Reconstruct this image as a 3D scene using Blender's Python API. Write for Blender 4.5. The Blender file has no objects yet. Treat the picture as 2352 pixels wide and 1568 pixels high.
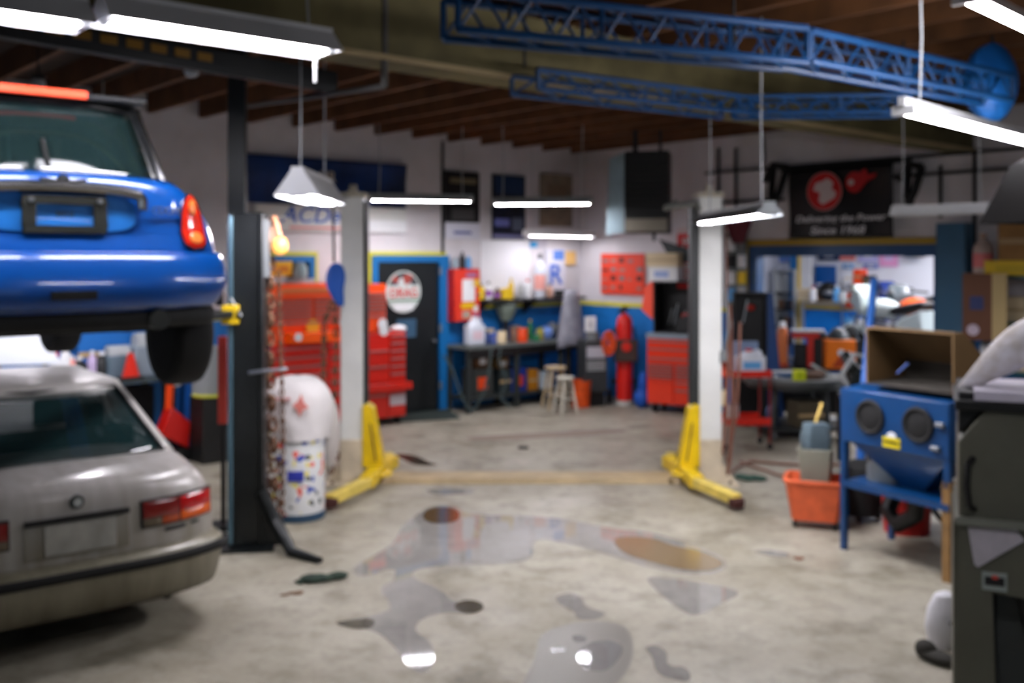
import bpy, bmesh, math, random
from mathutils import Vector, Matrix
random.seed(7)
sc = bpy.context.scene
COL = sc.collection
PI = math.pi
# ---------------------------------------------------------------- camera, world, exposure
F, CX, HY, H = 2287.0, 1176.0, 590.0, 2.15          # focal length in pixels, image centre, horizon row, eye height
cd = bpy.data.cameras.new('camera'); cam = bpy.data.objects.new('camera', cd); COL.objects.link(cam)
cam.location = (0, 0, H); cam.rotation_euler = (PI/2, 0, 0)
cd.sensor_width = 36; cd.lens = 36*F/2352; cd.shift_y = -(784-HY)/2352
cd.clip_start = 0.05
cd.dof.use_dof = True; cd.dof.focus_distance = 0.8; cd.dof.aperture_fstop = 6.8
sc.camera = cam
w = bpy.data.worlds.new('world'); sc.world = w; w.use_nodes = True
w.node_tree.nodes['Background'].inputs[0].default_value = (0.80, 0.90, 1.0, 1)
w.node_tree.nodes['Background'].inputs[1].default_value = 0.14
sc.view_settings.view_transform = 'Standard'; sc.view_settings.look = 'None'
sc.view_settings.gamma = 1; sc.view_settings.use_curve_mapping = False
sc.view_settings.exposure = 1.0
sc.cycles.use_denoising = True
sc.cycles.max_bounces = 6
TUBE = 62.0      # radiance of a fluorescent tube
# ---------------------------------------------------------------- materials
def lin(c):
    return tuple(((v/255)/12.92 if v/255 <= .04045 else ((v/255+.055)/1.055)**2.4) for v in c)
MATS = {}
def mat(name, rgb, rough=.5, metal=0., var=.0, scale=8., emit=0., trans=0., alpha=1., coat=0., bump=0., rgb2=None, ior=1.45):
    if name in MATS: return MATS[name]
    m = bpy.data.materials.new(name); m.use_nodes = True; nt = m.node_tree; b = nt.nodes['Principled BSDF']
    c = lin(rgb)
    b.inputs['Base Color'].default_value = (*c, 1); b.inputs['Roughness'].default_value = rough
    b.inputs['Metallic'].default_value = metal; b.inputs['IOR'].default_value = ior
    if coat: b.inputs['Coat Weight'].default_value = coat; b.inputs['Coat Roughness'].default_value = .05
    if trans: b.inputs['Transmission Weight'].default_value = trans
    if alpha < 1: b.inputs['Alpha'].default_value = alpha
    if emit: b.inputs['Emission Color'].default_value = (*c, 1); b.inputs['Emission Strength'].default_value = emit
    if var or bump or rgb2:
        tc = nt.nodes.new('ShaderNodeTexCoord'); n = nt.nodes.new('ShaderNodeTexNoise')
        n.inputs['Scale'].default_value = scale; n.inputs['Detail'].default_value = 5
        nt.links.new(tc.outputs['Object'], n.inputs['Vector'])
        if var or rgb2:
            r = nt.nodes.new('ShaderNodeValToRGB'); nt.links.new(n.outputs['Fac'], r.inputs['Fac'])
            r.color_ramp.elements[0].position = .35; r.color_ramp.elements[1].position = .65
            c2 = lin(rgb2) if rgb2 else tuple(min(1, v*(1+var)) for v in c)
            c1 = c if rgb2 else tuple(v*(1-var) for v in c)
            r.color_ramp.elements[0].color = (*c1, 1); r.color_ramp.elements[1].color = (*c2, 1)
            nt.links.new(r.outputs['Color'], b.inputs['Base Color'])
        if bump:
            bp = nt.nodes.new('ShaderNodeBump'); bp.inputs['Strength'].default_value = bump; bp.inputs['Distance'].default_value = .02
            nt.links.new(n.outputs['Fac'], bp.inputs['Height']); nt.links.new(bp.outputs['Normal'], b.inputs['Normal'])
    MATS[name] = m; return m
def paint(rgb, rough=.45, metal=0.):
    return mat('paint_%d_%d_%d_%d_%d' % (*rgb, int(rough*100), int(metal*100)), rgb, rough, metal)
BLACK = paint((14, 15, 16), .5); DARK = paint((32, 34, 35), .6); GREY = paint((110, 114, 116), .5); LGREY = paint((170, 174, 176), .5)
WHITE = paint((226, 228, 228), .5); RED = paint((200, 34, 16), .4); ORANGE = paint((228, 70, 12), .4); BLUE = paint((16, 92, 170), .45)
YELLOW = paint((222, 186, 20), .45); CREAM = paint((214, 196, 160), .6); BROWN = paint((98, 66, 36), .7); STEEL = paint((150, 154, 158), .35, .8)
CHROME = paint((215, 215, 218), .12, 1.); RUBBER = paint((22, 22, 22), .8); GREEN = paint((24, 110, 70), .5); LBLUE = paint((90, 160, 215), .5)
PAPER = paint((226, 228, 230), .8); KRAFT = mat('cardboard', (150, 112, 66), .85, var=.12, scale=5)
RUST = mat('rusty_iron', (72, 46, 30), .7, .3, rgb2=(120, 84, 60), scale=30)
def tape_mat(name, bands, base):
    """Coloured blotches (labels, stickers) over a base colour."""
    if name in MATS: return MATS[name]
    m = bpy.data.materials.new(name); m.use_nodes = True; nt = m.node_tree; b = nt.nodes['Principled BSDF']
    tc = nt.nodes.new('ShaderNodeTexCoord'); v = nt.nodes.new('ShaderNodeTexVoronoi'); v.inputs['Scale'].default_value = bands[1]
    nt.links.new(tc.outputs['Object'], v.inputs['Vector'])
    sp = nt.nodes.new('ShaderNodeSeparateColor'); nt.links.new(v.outputs['Color'], sp.inputs['Color'])
    r = nt.nodes.new('ShaderNodeValToRGB'); r.color_ramp.interpolation = 'CONSTANT'
    nt.links.new(sp.outputs[0], r.inputs['Fac'])
    cs = bands[0]; r.color_ramp.elements[0].color = (*lin(base), 1); r.color_ramp.elements[0].position = 0
    r.color_ramp.elements[1].position = bands[2]; r.color_ramp.elements[1].color = (*lin(cs[0]), 1)
    for i, c in enumerate(cs[1:]):
        e = r.color_ramp.elements.new(bands[2]+(1-bands[2])*(i+1)/len(cs)); e.color = (*lin(c), 1)
    nt.links.new(r.outputs['Color'], b.inputs['Base Color']); b.inputs['Roughness'].default_value = .6
    MATS[name] = m; return m
# ---------------------------------------------------------------- geometry helpers
def P(px, py, d): return Vector(((px-CX)/F*d, d, H-(py-HY)/F*d))
def G(px, py):
    d = H*F/(py-HY); return Vector(((px-CX)/F*d, d, 0))
def Zat(py, d): return H-(py-HY)/F*d
class MB:
    def __init__(s): s.bm = bmesh.new(); s.m = 0
    def _f(s, vs):
        try:
            f = s.bm.faces.new(vs); f.material_index = s.m; return f
        except ValueError: return None
    def box(s, x0, x1, y0, y1, z0, z1, M=None):
        c = [Vector((x, y, z)) for z in (z0, z1) for y in (y0, y1) for x in (x0, x1)]
        if M: c = [M @ p for p in c]
        v = [s.bm.verts.new(p) for p in c]
        for q in ((0, 2, 3, 1), (4, 5, 7, 6), (0, 1, 5, 4), (2, 6, 7, 3), (0, 4, 6, 2), (1, 3, 7, 5)): s._f([v[i] for i in q])
        return s
    def bar(s, a, b, w_, h_, up=(0, 0, 1)):
        a, b = Vector(a), Vector(b); d = b-a; L = d.length; d.normalize(); up = Vector(up)
        x = d.cross(up)
        if x.length < 1e-4: x = d.cross(Vector((0, 1, 0)))
        x.normalize(); z = x.cross(d)
        M = Matrix((( x.x, d.x, z.x, a.x), (x.y, d.y, z.y, a.y), (x.z, d.z, z.z, a.z), (0, 0, 0, 1)))
        return s.box(-w_/2, w_/2, 0, L, -h_/2, h_/2, M)
    def rings(s, rs, close=True, cap=True):
        vs = [[s.bm.verts.new(p) for p in r] for r in rs]; n = len(rs[0])
        for a, b in zip(vs, vs[1:]):
            for i in range(n if close else n-1): s._f([a[i], a[(i+1) % n], b[(i+1) % n], b[i]])
        if cap:
            s._f(vs[0][::-1]); s._f(vs[-1])
        return s
    def cyl(s, a, b, r, r2=None, n=14, cap=True):
        return s.tube([a, b], [r, r if r2 is None else r2], n, cap)
    def tube(s, pts, r, n=8, cap=True):
        pts = [Vector(p) for p in pts]; k = len(pts)
        rr = r if isinstance(r, (list, tuple)) else [r]*k
        t0 = (pts[1]-pts[0]).normalized(); ref = Vector((0, 0, 1)) if abs(t0.z) < .9 else Vector((1, 0, 0))
        x = t0.cross(ref).normalized(); rs = []
        for i in range(k):
            t = ((pts[min(i+1, k-1)]-pts[max(i-1, 0)])).normalized()
            x = (x - t*x.dot(t)).normalized(); y = t.cross(x)
            rs.append([pts[i]+(x*math.cos(2*PI*j/n)+y*math.sin(2*PI*j/n))*rr[i] for j in range(n)])
        return s.rings(rs, True, cap)
    def lathe(s, prof, c=(0, 0, 0), n=20, ax='z', sy=1.):
        c = Vector(c); rs = []
        for r, z in prof:
            r = max(r, .0005); ring = []
            for j in range(n):
                a = 2*PI*j/n; p = Vector((r*math.cos(a), r*math.sin(a)*sy, z))
                if ax == 'y': p = Vector((p.x, p.z, p.y))
                if ax == 'x': p = Vector((p.z, p.x, p.y))
                ring.append(c+p)
            rs.append(ring)
        return s.rings(rs)
    def ball(s, c, r, n=14, k=9):
        r = r if isinstance(r, (tuple, list)) else (r, r, r); c = Vector(c)
        rs = [[c+Vector((r[0]*math.sin(PI*i/k)*math.cos(2*PI*j/n), r[1]*math.sin(PI*i/k)*math.sin(2*PI*j/n), -r[2]*math.cos(PI*i/k))) for j in range(n)] for i in range(k+1)]
        rs[0] = [p+Vector((1e-4*math.cos(j), 1e-4*math.sin(j), 0)) for j, p in enumerate(rs[0])]
        rs[-1] = [p+Vector((1e-4*math.cos(j), 1e-4*math.sin(j), 0)) for j, p in enumerate(rs[-1])]
        return s.rings(rs)
    def prism(s, poly, a, b, ax='y'):
        def mk(p, t): return {'y': (p[0], t, p[1]), 'x': (t, p[0], p[1]), 'z': (p[0], p[1], t)}[ax]
        A = [s.bm.verts.new(mk(p, a)) for p in poly]; B = [s.bm.verts.new(mk(p, b)) for p in poly]; n = len(poly)
        for i in range(n): s._f([A[i], A[(i+1) % n], B[(i+1) % n], B[i]])
        s._f(A[::-1]); s._f(B); return s
    def torus(s, c, R, r, n=20, k=8, ax='z', sx=1., M=None):
        c = Vector(c); rs = []
        for i in range(n+1):
            a = 2*PI*i/n; ring = []
            for j in range(k):
                b = 2*PI*j/k; q = R+r*math.cos(b); p = Vector((q*math.cos(a)*sx, q*math.sin(a), r*math.sin(b)))
                if ax == 'y': p = Vector((p.x, p.z, p.y))
                if ax == 'x': p = Vector((p.z, p.x, p.y))
                if M: p = M @ p
                ring.append(c+p)
            rs.append(ring)
        return s.rings(rs, True, False)
    def sheet(s, fn, nu, nv):
        g = [[s.bm.verts.new(fn(i/nu, j/nv)) for i in range(nu+1)] for j in range(nv+1)]
        for j in range(nv):
            for i in range(nu): s._f([g[j][i], g[j][i+1], g[j+1][i+1], g[j+1][i]])
        return s
    def obj(s, name, mats, parent=None, bevel=0., sub=0, solid=0., ang=38, loc=None, rz=0.):
        bm = s.bm
        if not solid or True: bmesh.ops.remove_doubles(bm, verts=bm.verts, dist=1e-5)
        if solid == 0: bmesh.ops.recalc_face_normals(bm, faces=bm.faces)
        me = bpy.data.meshes.new(name); bm.to_mesh(me); bm.free()
        for m in (mats if isinstance(mats, (list, tuple)) else [mats]): me.materials.append(m)
        for p in me.polygons: p.use_smooth = True
        me.set_sharp_from_angle(angle=math.radians(ang))
        o = bpy.data.objects.new(name, me); COL.objects.link(o)
        if parent: o.parent = parent
        if loc is not None: o.location = loc; o.rotation_euler = (0, 0, rz)
        if solid: md = o.modifiers.new('solid', 'SOLIDIFY'); md.thickness = solid; md.offset = 0
        if bevel: md = o.modifiers.new('bevel', 'BEVEL'); md.width = bevel; md.segments = 2; md.limit_method = 'ANGLE'; md.harden_normals = False
        if sub: md = o.modifiers.new('sub', 'SUBSURF'); md.levels = sub; md.render_levels = sub
        return o
def thing(name, label, cat, loc=(0, 0, 0), rz=0., group=None):
    o = bpy.data.objects.new(name, None); COL.objects.link(o); o.empty_display_size = .1
    o.location = loc; o.rotation_euler = (0, 0, rz); o['label'] = label; o['category'] = cat
    if group: o['group'] = group
    return o
def tag(o, label, cat, group=None, kind=None):
    o['label'] = label; o['category'] = cat
    if group: o['group'] = group
    if kind: o['kind'] = kind
    return o
def struct(o): o['kind'] = 'structure'; return o
def text(s, size, m, parent, loc, rot=(PI/2, 0, 0), name='lettering', ext=.002, shear=0., sx=1., align='CENTER'):
    cu = bpy.data.curves.new('t', 'FONT'); cu.body = s; cu.size = size; cu.extrude = ext; cu.align_x = align; cu.align_y = 'CENTER'; cu.shear = shear; cu.offset = size*.012
    t = bpy.data.objects.new('t', cu); COL.objects.link(t)
    dg = bpy.context.evaluated_depsgraph_get(); me = bpy.data.meshes.new_from_object(t.evaluated_get(dg))
    bpy.data.objects.remove(t); me.name = name; me.materials.clear(); me.materials.append(m)
    o = bpy.data.objects.new(name, me); COL.objects.link(o); o.parent = parent; o.location = loc; o.rotation_euler = rot; o.scale = (sx, 1, 1)
    return o
# ---------------------------------------------------------------- the two walls that meet in the corner
C = Vector((1.10, 15.86, 0)); AA = math.radians(41.1)
uA = Vector((-math.cos(AA), -math.sin(AA), 0)); nA = Vector((math.sin(AA), -math.cos(AA), 0))
uB = nA.copy(); nB = uA.copy(); RA = AA; RB = AA-PI/2
ZC = 4.0
def _w(px, off, u, n, c=C):
    c = c+n*off; r = (px-CX)/F; t = (c.x-r*c.y)/(r*u.y-u.x); return c+u*t
def WA(px, off=0., z=0.): p = _w(px, off, uA, nA); p.z = z; return p
def WB(px, off=0., z=0.): p = _w(px, off, uB, nB); p.z = z; return p
def zy(p, py): return H-(py-HY)/F*p.y
def frame(W, px0, px1, py0, py1, off):
    """centre-bottom point, width and height of a rectangle standing parallel to a wall"""
    a, b = W(px0, off), W(px1, off); c = (a+b)/2; z1, z0 = zy(c, py0), zy(c, py1); return Vector((c.x, c.y, z0)), (b-a).length, z1-z0
def wallpiece(mb, u, n, t0, t1, z0, z1, thick=.15, o0=0.):
    a = C+u*t0+n*o0; b = C+u*t1+n*o0
    pts = [a, b, b-n*thick, a-n*thick]
    A = [mb.bm.verts.new((p.x, p.y, z0)) for p in pts]; B = [mb.bm.verts.new((p.x, p.y, z1)) for p in pts]
    for i in range(4): mb._f([A[i], A[(i+1) % 4], B[(i+1) % 4], B[i]])
    mb._f(A[::-1]); mb._f(B)
def tA(px): return (WA(px)-C).dot(uA)
def tB(px): return (WB(px)-C).dot(uB)
# concrete floor
def floor_mat():
    m = bpy.data.materials.new('worn_concrete'); m.use_nodes = True; nt = m.node_tree; b = nt.nodes['Principled BSDF']
    tc = nt.nodes.new('ShaderNodeTexCoord')
    def noise(s, d=6, r=.6):
        n = nt.nodes.new('ShaderNodeTexNoise'); n.inputs['Scale'].default_value = s; n.inputs['Detail'].default_value = d; n.inputs['Roughness'].default_value = r
        nt.links.new(tc.outputs['Object'], n.inputs['Vector']); return n
    def ramp(n, p0, c0, p1, c1):
        r = nt.nodes.new('ShaderNodeValToRGB'); r.color_ramp.elements[0].position = p0; r.color_ramp.elements[1].position = p1
        r.color_ramp.elements[0].color = (*c0, 1); r.color_ramp.elements[1].color = (*c1, 1); nt.links.new(n.outputs['Fac'], r.inputs['Fac']); return r
    def mul(a, bb, f=1.):
        x = nt.nodes.new('ShaderNodeMix'); x.data_type = 'RGBA'; x.blend_type = 'MULTIPLY'; x.inputs[0].default_value = f
        nt.links.new(a, x.inputs[6]); nt.links.new(bb, x.inputs[7]); return x.outputs[2]
    a = ramp(noise(.9), .35, lin((142, 135, 118)), .65, lin((168, 163, 148)))
    c = ramp(noise(5., 8, .7), .36, (.72, .71, .68), .52, (1, 1, 1))
    d = ramp(noise(22., 4), .3, (.88, .88, .88), .6, (1, 1, 1))
    e = ramp(noise(1.7, 5, .6), .34, (.60, .58, .54), .46, (1, 1, 1))
    col = mul(mul(mul(a.outputs['Color'], c.outputs['Color']), d.outputs['Color']), e.outputs['Color'])
    nt.links.new(col, b.inputs['Base Color'])
    rr = nt.nodes.new('ShaderNodeMapRange'); rn = noise(1.4, 5); nt.links.new(rn.outputs['Fac'], rr.inputs[0])
    rr.inputs[1].default_value = .35; rr.inputs[2].default_value = .65; rr.inputs[3].default_value = .38; rr.inputs[4].default_value = .7
    nt.links.new(rr.outputs[0], b.inputs['Roughness'])
    bp = nt.nodes.new('ShaderNodeBump'); bp.inputs['Strength'].default_value = .15; bp.inputs['Distance'].default_value = .01
    bn = noise(9, 6); nt.links.new(bn.outputs['Fac'], bp.inputs['Height']); nt.links.new(bp.outputs['Normal'], b.inputs['Normal'])
    return m
fl = MB(); fl.box(-14, 16, -6, 26, -.2, 0); struct(fl.obj('floor', floor_mat()))
# ceiling, joists and beam
DECK = mat('ceiling_boards', (58, 42, 28), .8, var=.25, scale=3); JOIST = mat('joist_timber', (100, 64, 34), .75, var=.25, scale=4)
cl = MB(); cl.box(-14, 16, -6, 26, ZC, ZC+.15); struct(cl.obj('ceiling', DECK))
ZJ = 3.78
for i in range(34):
    s = -1.0+i*.61
    a = C+uA*s+nA*(.02); b = C+uA*s+nA*17
    L_ = min(17, (9.1-a.x)/nA.x, (a.y+5.5)/-nA.y); b = a+nA*L_
    if s < 0.15:                                    # starts at the right-hand wall only
        continue
    if s > 13: continue
    m_ = MB(); m_.bar((a.x, a.y, (ZJ+ZC)/2), (b.x, b.y, (ZJ+ZC)/2), .06, ZC-ZJ)
    o = m_.obj('ceiling_joist', JOIST); struct(o)
BEAM = mat('beam_weathered', (104, 96, 62), .8, var=.3, scale=2.2, bump=.2)
bp_ = WB(2205, .0); ofb = (bp_-C).dot(uB)           # distance of the beam from the left-hand wall
a = C+nA*ofb+uA*.0; b = C+nA*ofb+uA*13
m_ = MB(); m_.bar((a.x, a.y, 3.56), (b.x, b.y, 3.56), .30, .44); struct(m_.obj('trim_1', BEAM))
# pale plastered walls: white above, blue dado with yellow stripe (painted bands of the wall)
def wall_mat(name, zs, yell, blue, white):
    m = bpy.data.materials.new(name); m.use_nodes = True; nt = m.node_tree; b = nt.nodes['Principled BSDF']
    tc = nt.nodes.new('ShaderNodeTexCoord'); sp = nt.nodes.new('ShaderNodeSeparateXYZ'); nt.links.new(tc.outputs['Object'], sp.inputs[0])
    r = nt.nodes.new('ShaderNodeValToRGB'); r.color_ramp.interpolation = 'CONSTANT'
    mr = nt.nodes.new('ShaderNodeMath'); mr.operation = 'DIVIDE'; mr.inputs[1].default_value = 4; nt.links.new(sp.outputs[2], mr.inputs[0]); nt.links.new(mr.outputs[0], r.inputs['Fac'])
    e = r.color_ramp.elements; e[0].color = (*lin(blue), 1); e[0].position = 0; e[1].position = zs/4; e[1].color = (*lin(yell), 1)
    x = e.new((zs+.055)/4); x.color = (*lin(white), 1)
    n = nt.nodes.new('ShaderNodeTexNoise'); n.inputs['Scale'].default_value = 1.5; n.inputs['Detail'].default_value = 5; nt.links.new(tc.outputs['Object'], n.inputs['Vector'])
    r2 = nt.nodes.new('ShaderNodeValToRGB'); r2.color_ramp.elements[0].color = (.84, .83, .81, 1); r2.color_ramp.elements[0].position = .35; r2.color_ramp.elements[1].position = .6
    nt.links.new(n.outputs['Fac'], r2.inputs['Fac'])
    mx = nt.nodes.new('ShaderNodeMix'); mx.data_type = 'RGBA'; mx.blend_type = 'MULTIPLY'; mx.inputs[0].default_value = 1
    nt.links.new(r.outputs['Color'], mx.inputs[6]); nt.links.new(r2.outputs['Color'], mx.inputs[7]); nt.links.new(mx.outputs[2], b.inputs['Base Color'])
    b.inputs['Roughness'].default_value = .6; return m
WALL = wall_mat('painted_wall', 1.39, (214, 206, 30), (8, 112, 188), (214, 210, 214))
mb = MB(); wallpiece(mb, uA, nA, -.15, 13, 0, ZC); struct(mb.obj('wall_back', WALL))
OT0, OT1 = tB(1722), tB(2158); OZ = 2.30
mb = MB(); wallpiece(mb, uB, nB, 0, OT0, 0, ZC); wallpiece(mb, uB, nB, OT1, 12.5, 0, ZC); wallpiece(mb, uB, nB, OT0, OT1, OZ, ZC)
struct(mb.obj('wall_right', WALL))
PLAIN = paint((150, 150, 148), .8)
e1 = C+uA*13; e2 = C+uB*12.5
mb = MB(); mb.box(e1.x-.15, e1.x, -6, e1.y, 0, ZC); struct(mb.obj('wall_left', PLAIN))
mb = MB(); mb.box(e2.x, e2.x+.15, -6, e2.y, 0, ZC); struct(mb.obj('wall_side', PLAIN))
# door and window frames of the back wall
YB = paint((206, 200, 30), .5); BB = paint((8, 104, 168), .45)
def wframe(name, W, rz, px0, px1, py0, zb, wy, wb_, panel, kids=None, off=.0, bottom=False):
    a, b = W(px0, off), W(px1, off); c = (a+b)/2; wd = (b-a).length; zt = zy(c, py0)
    r = thing(name, '', '', (c.x, c.y, zb), rz); del r['label']; del r['category']; r['kind'] = 'structure'
    h_ = zt-zb
    for nm, o0, o1, m_, th in (('frame_border', 0, wy, YB, .03), ('frame', wy, wy+wb_, BB, .06)):
        q = MB(); q.box(-wd/2+o0, -wd/2+o1, -th, 0, 0, h_-o0); q.box(wd/2-o1, wd/2-o0, -th, 0, 0, h_-o0); q.box(-wd/2+o1, wd/2-o1, -th, 0, h_-o1, h_-o0)
        if bottom: q.box(-wd/2+o1, wd/2-o1, -th, 0, 0, o1-o0+.02)
        q.obj(nm, m_, r)
    k = wy+wb_; q = MB(); q.box(-wd/2+k, wd/2-k, -.025, -.002, .02, h_-k); q.obj('panel', panel, r, bevel=.004)
    return r, wd, h_, k
DOORM = paint((18, 22, 24), .35)
d1, wd, hh, k = wframe('door_1', WA, RA, 843, 1022, 578, 0, .05, .09, DOORM)
q = MB(); q.box(wd/2-.14, wd/2+.03, -.068, 0, 0, hh-.05); q.obj('frame', BB, d1)
q = MB(); q.lathe([(0, 0), (.022, 0), (.03, -.03), (.018, -.06), (0, -.062)], (wd/2-k-.09, -.03, .98), ax='y', n=14); q.obj('door_handle', STEEL, d1)
q = MB(); q.box(-.2, .12, -.045, -.028, 1.05, 1.3); q.obj('notice', paint((50, 84, 110), .6), d1)
for z in (.3, 1.1, 1.9):
    q = MB(); q.box(wd/2-k-.01, wd/2-k+.03, -.075, -.055, z, z+.11); q.obj('hinge', STEEL, d1)
w1, wd_, hh_, k_ = wframe('window_1', WA, RA, 545, 727, 578, 1.35, .05, .08, paint((24, 34, 38), .15), bottom=True)
# round sticker plate on the black door
c_, wd_s, hs = frame(WA, 887, 964, 622, 718, .05)
r = thing('round_sign', 'round sign with red lettering hung on the black door', 'sign', c_, RA)
R_ = hs/2
q = MB(); q.lathe([(0, -.012), (R_, -.012), (R_, .004), (0, .004)], (0, 0, R_), ax='y', n=36); q.obj('plate', paint((196, 204, 200), .5), r)
q = MB(); q.prism([(R_*.93*math.cos(a), R_+R_*.93*math.sin(a)) for a in [math.radians(x) for x in range(20, 161, 10)]], -.016, -.0125); q.obj('picture_panel', tape_mat('door_sign', ([(40, 60, 84), (150, 60, 50), (70, 110, 90), (190, 200, 200)], 9., .3), (60, 66, 70)), r)
q = MB(); q.box(-R_*.55, R_*.55, -.016, -.0125, R_*.12, R_*.42); q.obj('label_panel', PAPER, r)
text('DRAG', R_*.62, RED, r, (0, -.018, R_*.93), sx=.95)
q = MB(); q.box(-R_*.9, R_*.9, -.0158, -.0125, R_*.55, R_*.62); q.obj('stripe', GREEN, r)
# frame of the wide opening in the right wall
BDK = paint((10, 66, 112), .45)
fr = MB(); wallpiece(fr, uB, nB, OT0, OT0+.12, 0, OZ, .17, .02); wallpiece(fr, uB, nB, OT1-.06, OT1, 0, OZ, .17, .02); wallpiece(fr, uB, nB, OT0+.12, OT1-.06, OZ-.14, OZ, .17, .02)
struct(fr.obj('trim_2', BDK))
fy = MB(); wallpiece(fy, uB, nB, OT0-.1, OT0, 0, OZ+.08, .04, .042); wallpiece(fy, uB, nB, OT1, OT1+.07, 0, OZ+.08, .04, .042); wallpiece(fy, uB, nB, OT0, OT1, OZ, OZ+.08, .04, .042)
struct(fy.obj('trim_3', paint((160, 130, 24), .5)))
# wide blue steel pillar right of the opening
pa = WB(2152, .25); pb = WB(2218, .25); cc = (pa+pb)/2
q = MB(); hw = (pb-pa).length/2; q.box(-hw, hw, -.02, .01, 0, 2.53); q.box(-hw, -hw+.02, .01, .23, 0, 2.53); q.box(hw-.02, hw, .01, .23, 0, 2.53)
struct(q.obj('trim_4', mat('pillar_blue', (48, 92, 122), .4), loc=(cc.x, cc.y, 0), rz=RB))
# thin steel conduits on the right wall
for n_, (px, py0, py1) in enumerate(((2238, 350, 640), (1752, 300, 372), (2160, 380, 500), (1690, 340, 520), (1650, 340, 450))):
    p = WB(px, .04); q = MB(); q.cyl((p.x, p.y, zy(p, py1)), (p.x, p.y, min(zy(p, py0), ZJ)), .022); struct(q.obj('trim_%d' % (5+n_), DARK))
for n_, (pxa, pya, pxb, pyb) in enumerate(((1620, 398, 2352, 365), (1560, 470, 1800, 460), (2050, 405, 2352, 400))):
    p, p2 = WB(pxa, .06), WB(pxb, .06); q = MB(); q.cyl((p.x, p.y, zy(p, pya)), (p2.x, p2.y, zy(p, pya)), .02); struct(q.obj('trim_%d' % (10+n_), DARK))
p = WA(1017, .03); q = MB(); q.cyl((p.x, p.y, 2.2), (p.x, p.y, ZJ), .02); struct(q.obj('trim_14', DARK))
p0 = P(883, 60, 6.0); p1 = P(883, 198, 6.0)
q = MB(); q.tube([(p0.x, p0.y, ZC), p0, p1], .022); pe = P(560, 245, 8.5); q.tube([p1, p1.lerp(pe, .5), pe], .018); struct(q.obj('trim_15', paint((90, 88, 84), .5)))
# ---------------------------------------------------------------- the room behind the opening
nR = -nB; BR = C+nR*4.6
WBR = lambda px, off=0.: _w(px, off, uB, nB, BR)
def tR(px): return (WBR(px)-BR).dot(uB)
SHOPW = wall_mat('back_room_paint', 1.39, (214, 206, 30), (10, 120, 200), (222, 226, 236))
def piece2(mb, u, n, base, t0, t1, z0, z1, th=.1):
    a = base+u*t0; b = base+u*t1; pts = [a, b, b-n*th, a-n*th]
    A = [mb.bm.verts.new((p.x, p.y, z0)) for p in pts]; B = [mb.bm.verts.new((p.x, p.y, z1)) for p in pts]
    for i in range(4): mb._f([A[i], A[(i+1) % 4], B[(i+1) % 4], B[i]])
    mb._f(A[::-1]); mb._f(B)
mb = MB(); piece2(mb, uB, nB, BR, -1, 9, 0, 3.2); struct(mb.obj('wall_north', paint((226, 230, 238), .6)))
mb = MB(); piece2(mb, nR, uB, C+uB*(OT1+.9), .16, 4.6, 0, 3.2); struct(mb.obj('wall_east', paint((214, 222, 232), .6)))
mb = MB(); piece2(mb, nR, uB, C+uB*(OT0-2.6), .16, 4.6, 0, 3.2); struct(mb.obj('wall_west', SHOPW))
mb = MB(); q0 = C+uB*(OT0-2.7)+nR*.15; M = Matrix.Translation((q0.x, q0.y, 0)) @ Matrix.Rotation(RB, 4, 'Z')
mb.box(0, OT1-OT0+3.8, 0, 4.5, 3.0, 3.1, M); struct(mb.obj('trim_16', paint((200, 204, 208), .8)))
# ================================================================ cars
def gridbox(nx, ny, nz, fn, key):
    """a box surface of nx*ny*nz cells bent by fn(u, v, w); key(side, u, v, w) sorts its faces into meshes"""
    out = {}
    def V(k, u, v, w_):
        d = out.setdefault(k, ({}, [], [])); q = (round(u, 5), round(v, 5), round(w_, 5))
        if q not in d[0]: d[0][q] = len(d[1]); d[1].append(fn(u, v, w_))
        return d[0][q]
    def face(side, c):
        m = [sum(x[i] for x in c)/4 for i in range(3)]; k = key(side, *m)
        if k is None: return
        ids = [V(k, *x) for x in c]; out[k][2].append(ids)
    U = [2*i/nx-1 for i in range(nx+1)]; Vv = [i/ny for i in range(ny+1)]; Wv = [i/nz for i in range(nz+1)]
    for i in range(nx):
        for j in range(ny):
            a, b, c, d = U[i], U[i+1], Vv[j], Vv[j+1]
            face('top', [(a, c, 1), (b, c, 1), (b, d, 1), (a, d, 1)]); face('bottom', [(a, c, 0), (a, d, 0), (b, d, 0), (b, c, 0)])
    for i in range(nx):
        for k in range(nz):
            a, b, c, d = U[i], U[i+1], Wv[k], Wv[k+1]
            face('rear', [(a, 0, c), (b, 0, c), (b, 0, d), (a, 0, d)]); face('front', [(a, 1, c), (a, 1, d), (b, 1, d), (b, 1, c)])
    for j in range(ny):
        for k in range(nz):
            a, b, c, d = Vv[j], Vv[j+1], Wv[k], Wv[k+1]
            face('left', [(-1, a, c), (-1, a, d), (-1, b, d), (-1, b, c)]); face('right', [(1, a, c), (1, b, c), (1, b, d), (1, a, d)])
    return out
def mesh_of(d, name, mats, parent, sub=0, solid=0, ang=60, off=-1):
    me = bpy.data.meshes.new(name); me.from_pydata([tuple(p) for p in d[1]], [], d[2]); me.validate(); me.update()
    bm = bmesh.new(); bm.from_mesh(me); bmesh.ops.recalc_face_normals(bm, faces=bm.faces); bm.to_mesh(me); bm.free()
    for m in (mats if isinstance(mats, list) else [mats]): me.materials.append(m)
    for p in me.polygons: p.use_smooth = True
    o = bpy.data.objects.new(name, me); COL.objects.link(o); o.parent = parent
    if solid: md = o.modifiers.new('s', 'SOLIDIFY'); md.thickness = solid; md.offset = off
    if sub: md = o.modifiers.new('u', 'SUBSURF'); md.levels = sub; md.render_levels = sub
    return o
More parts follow.
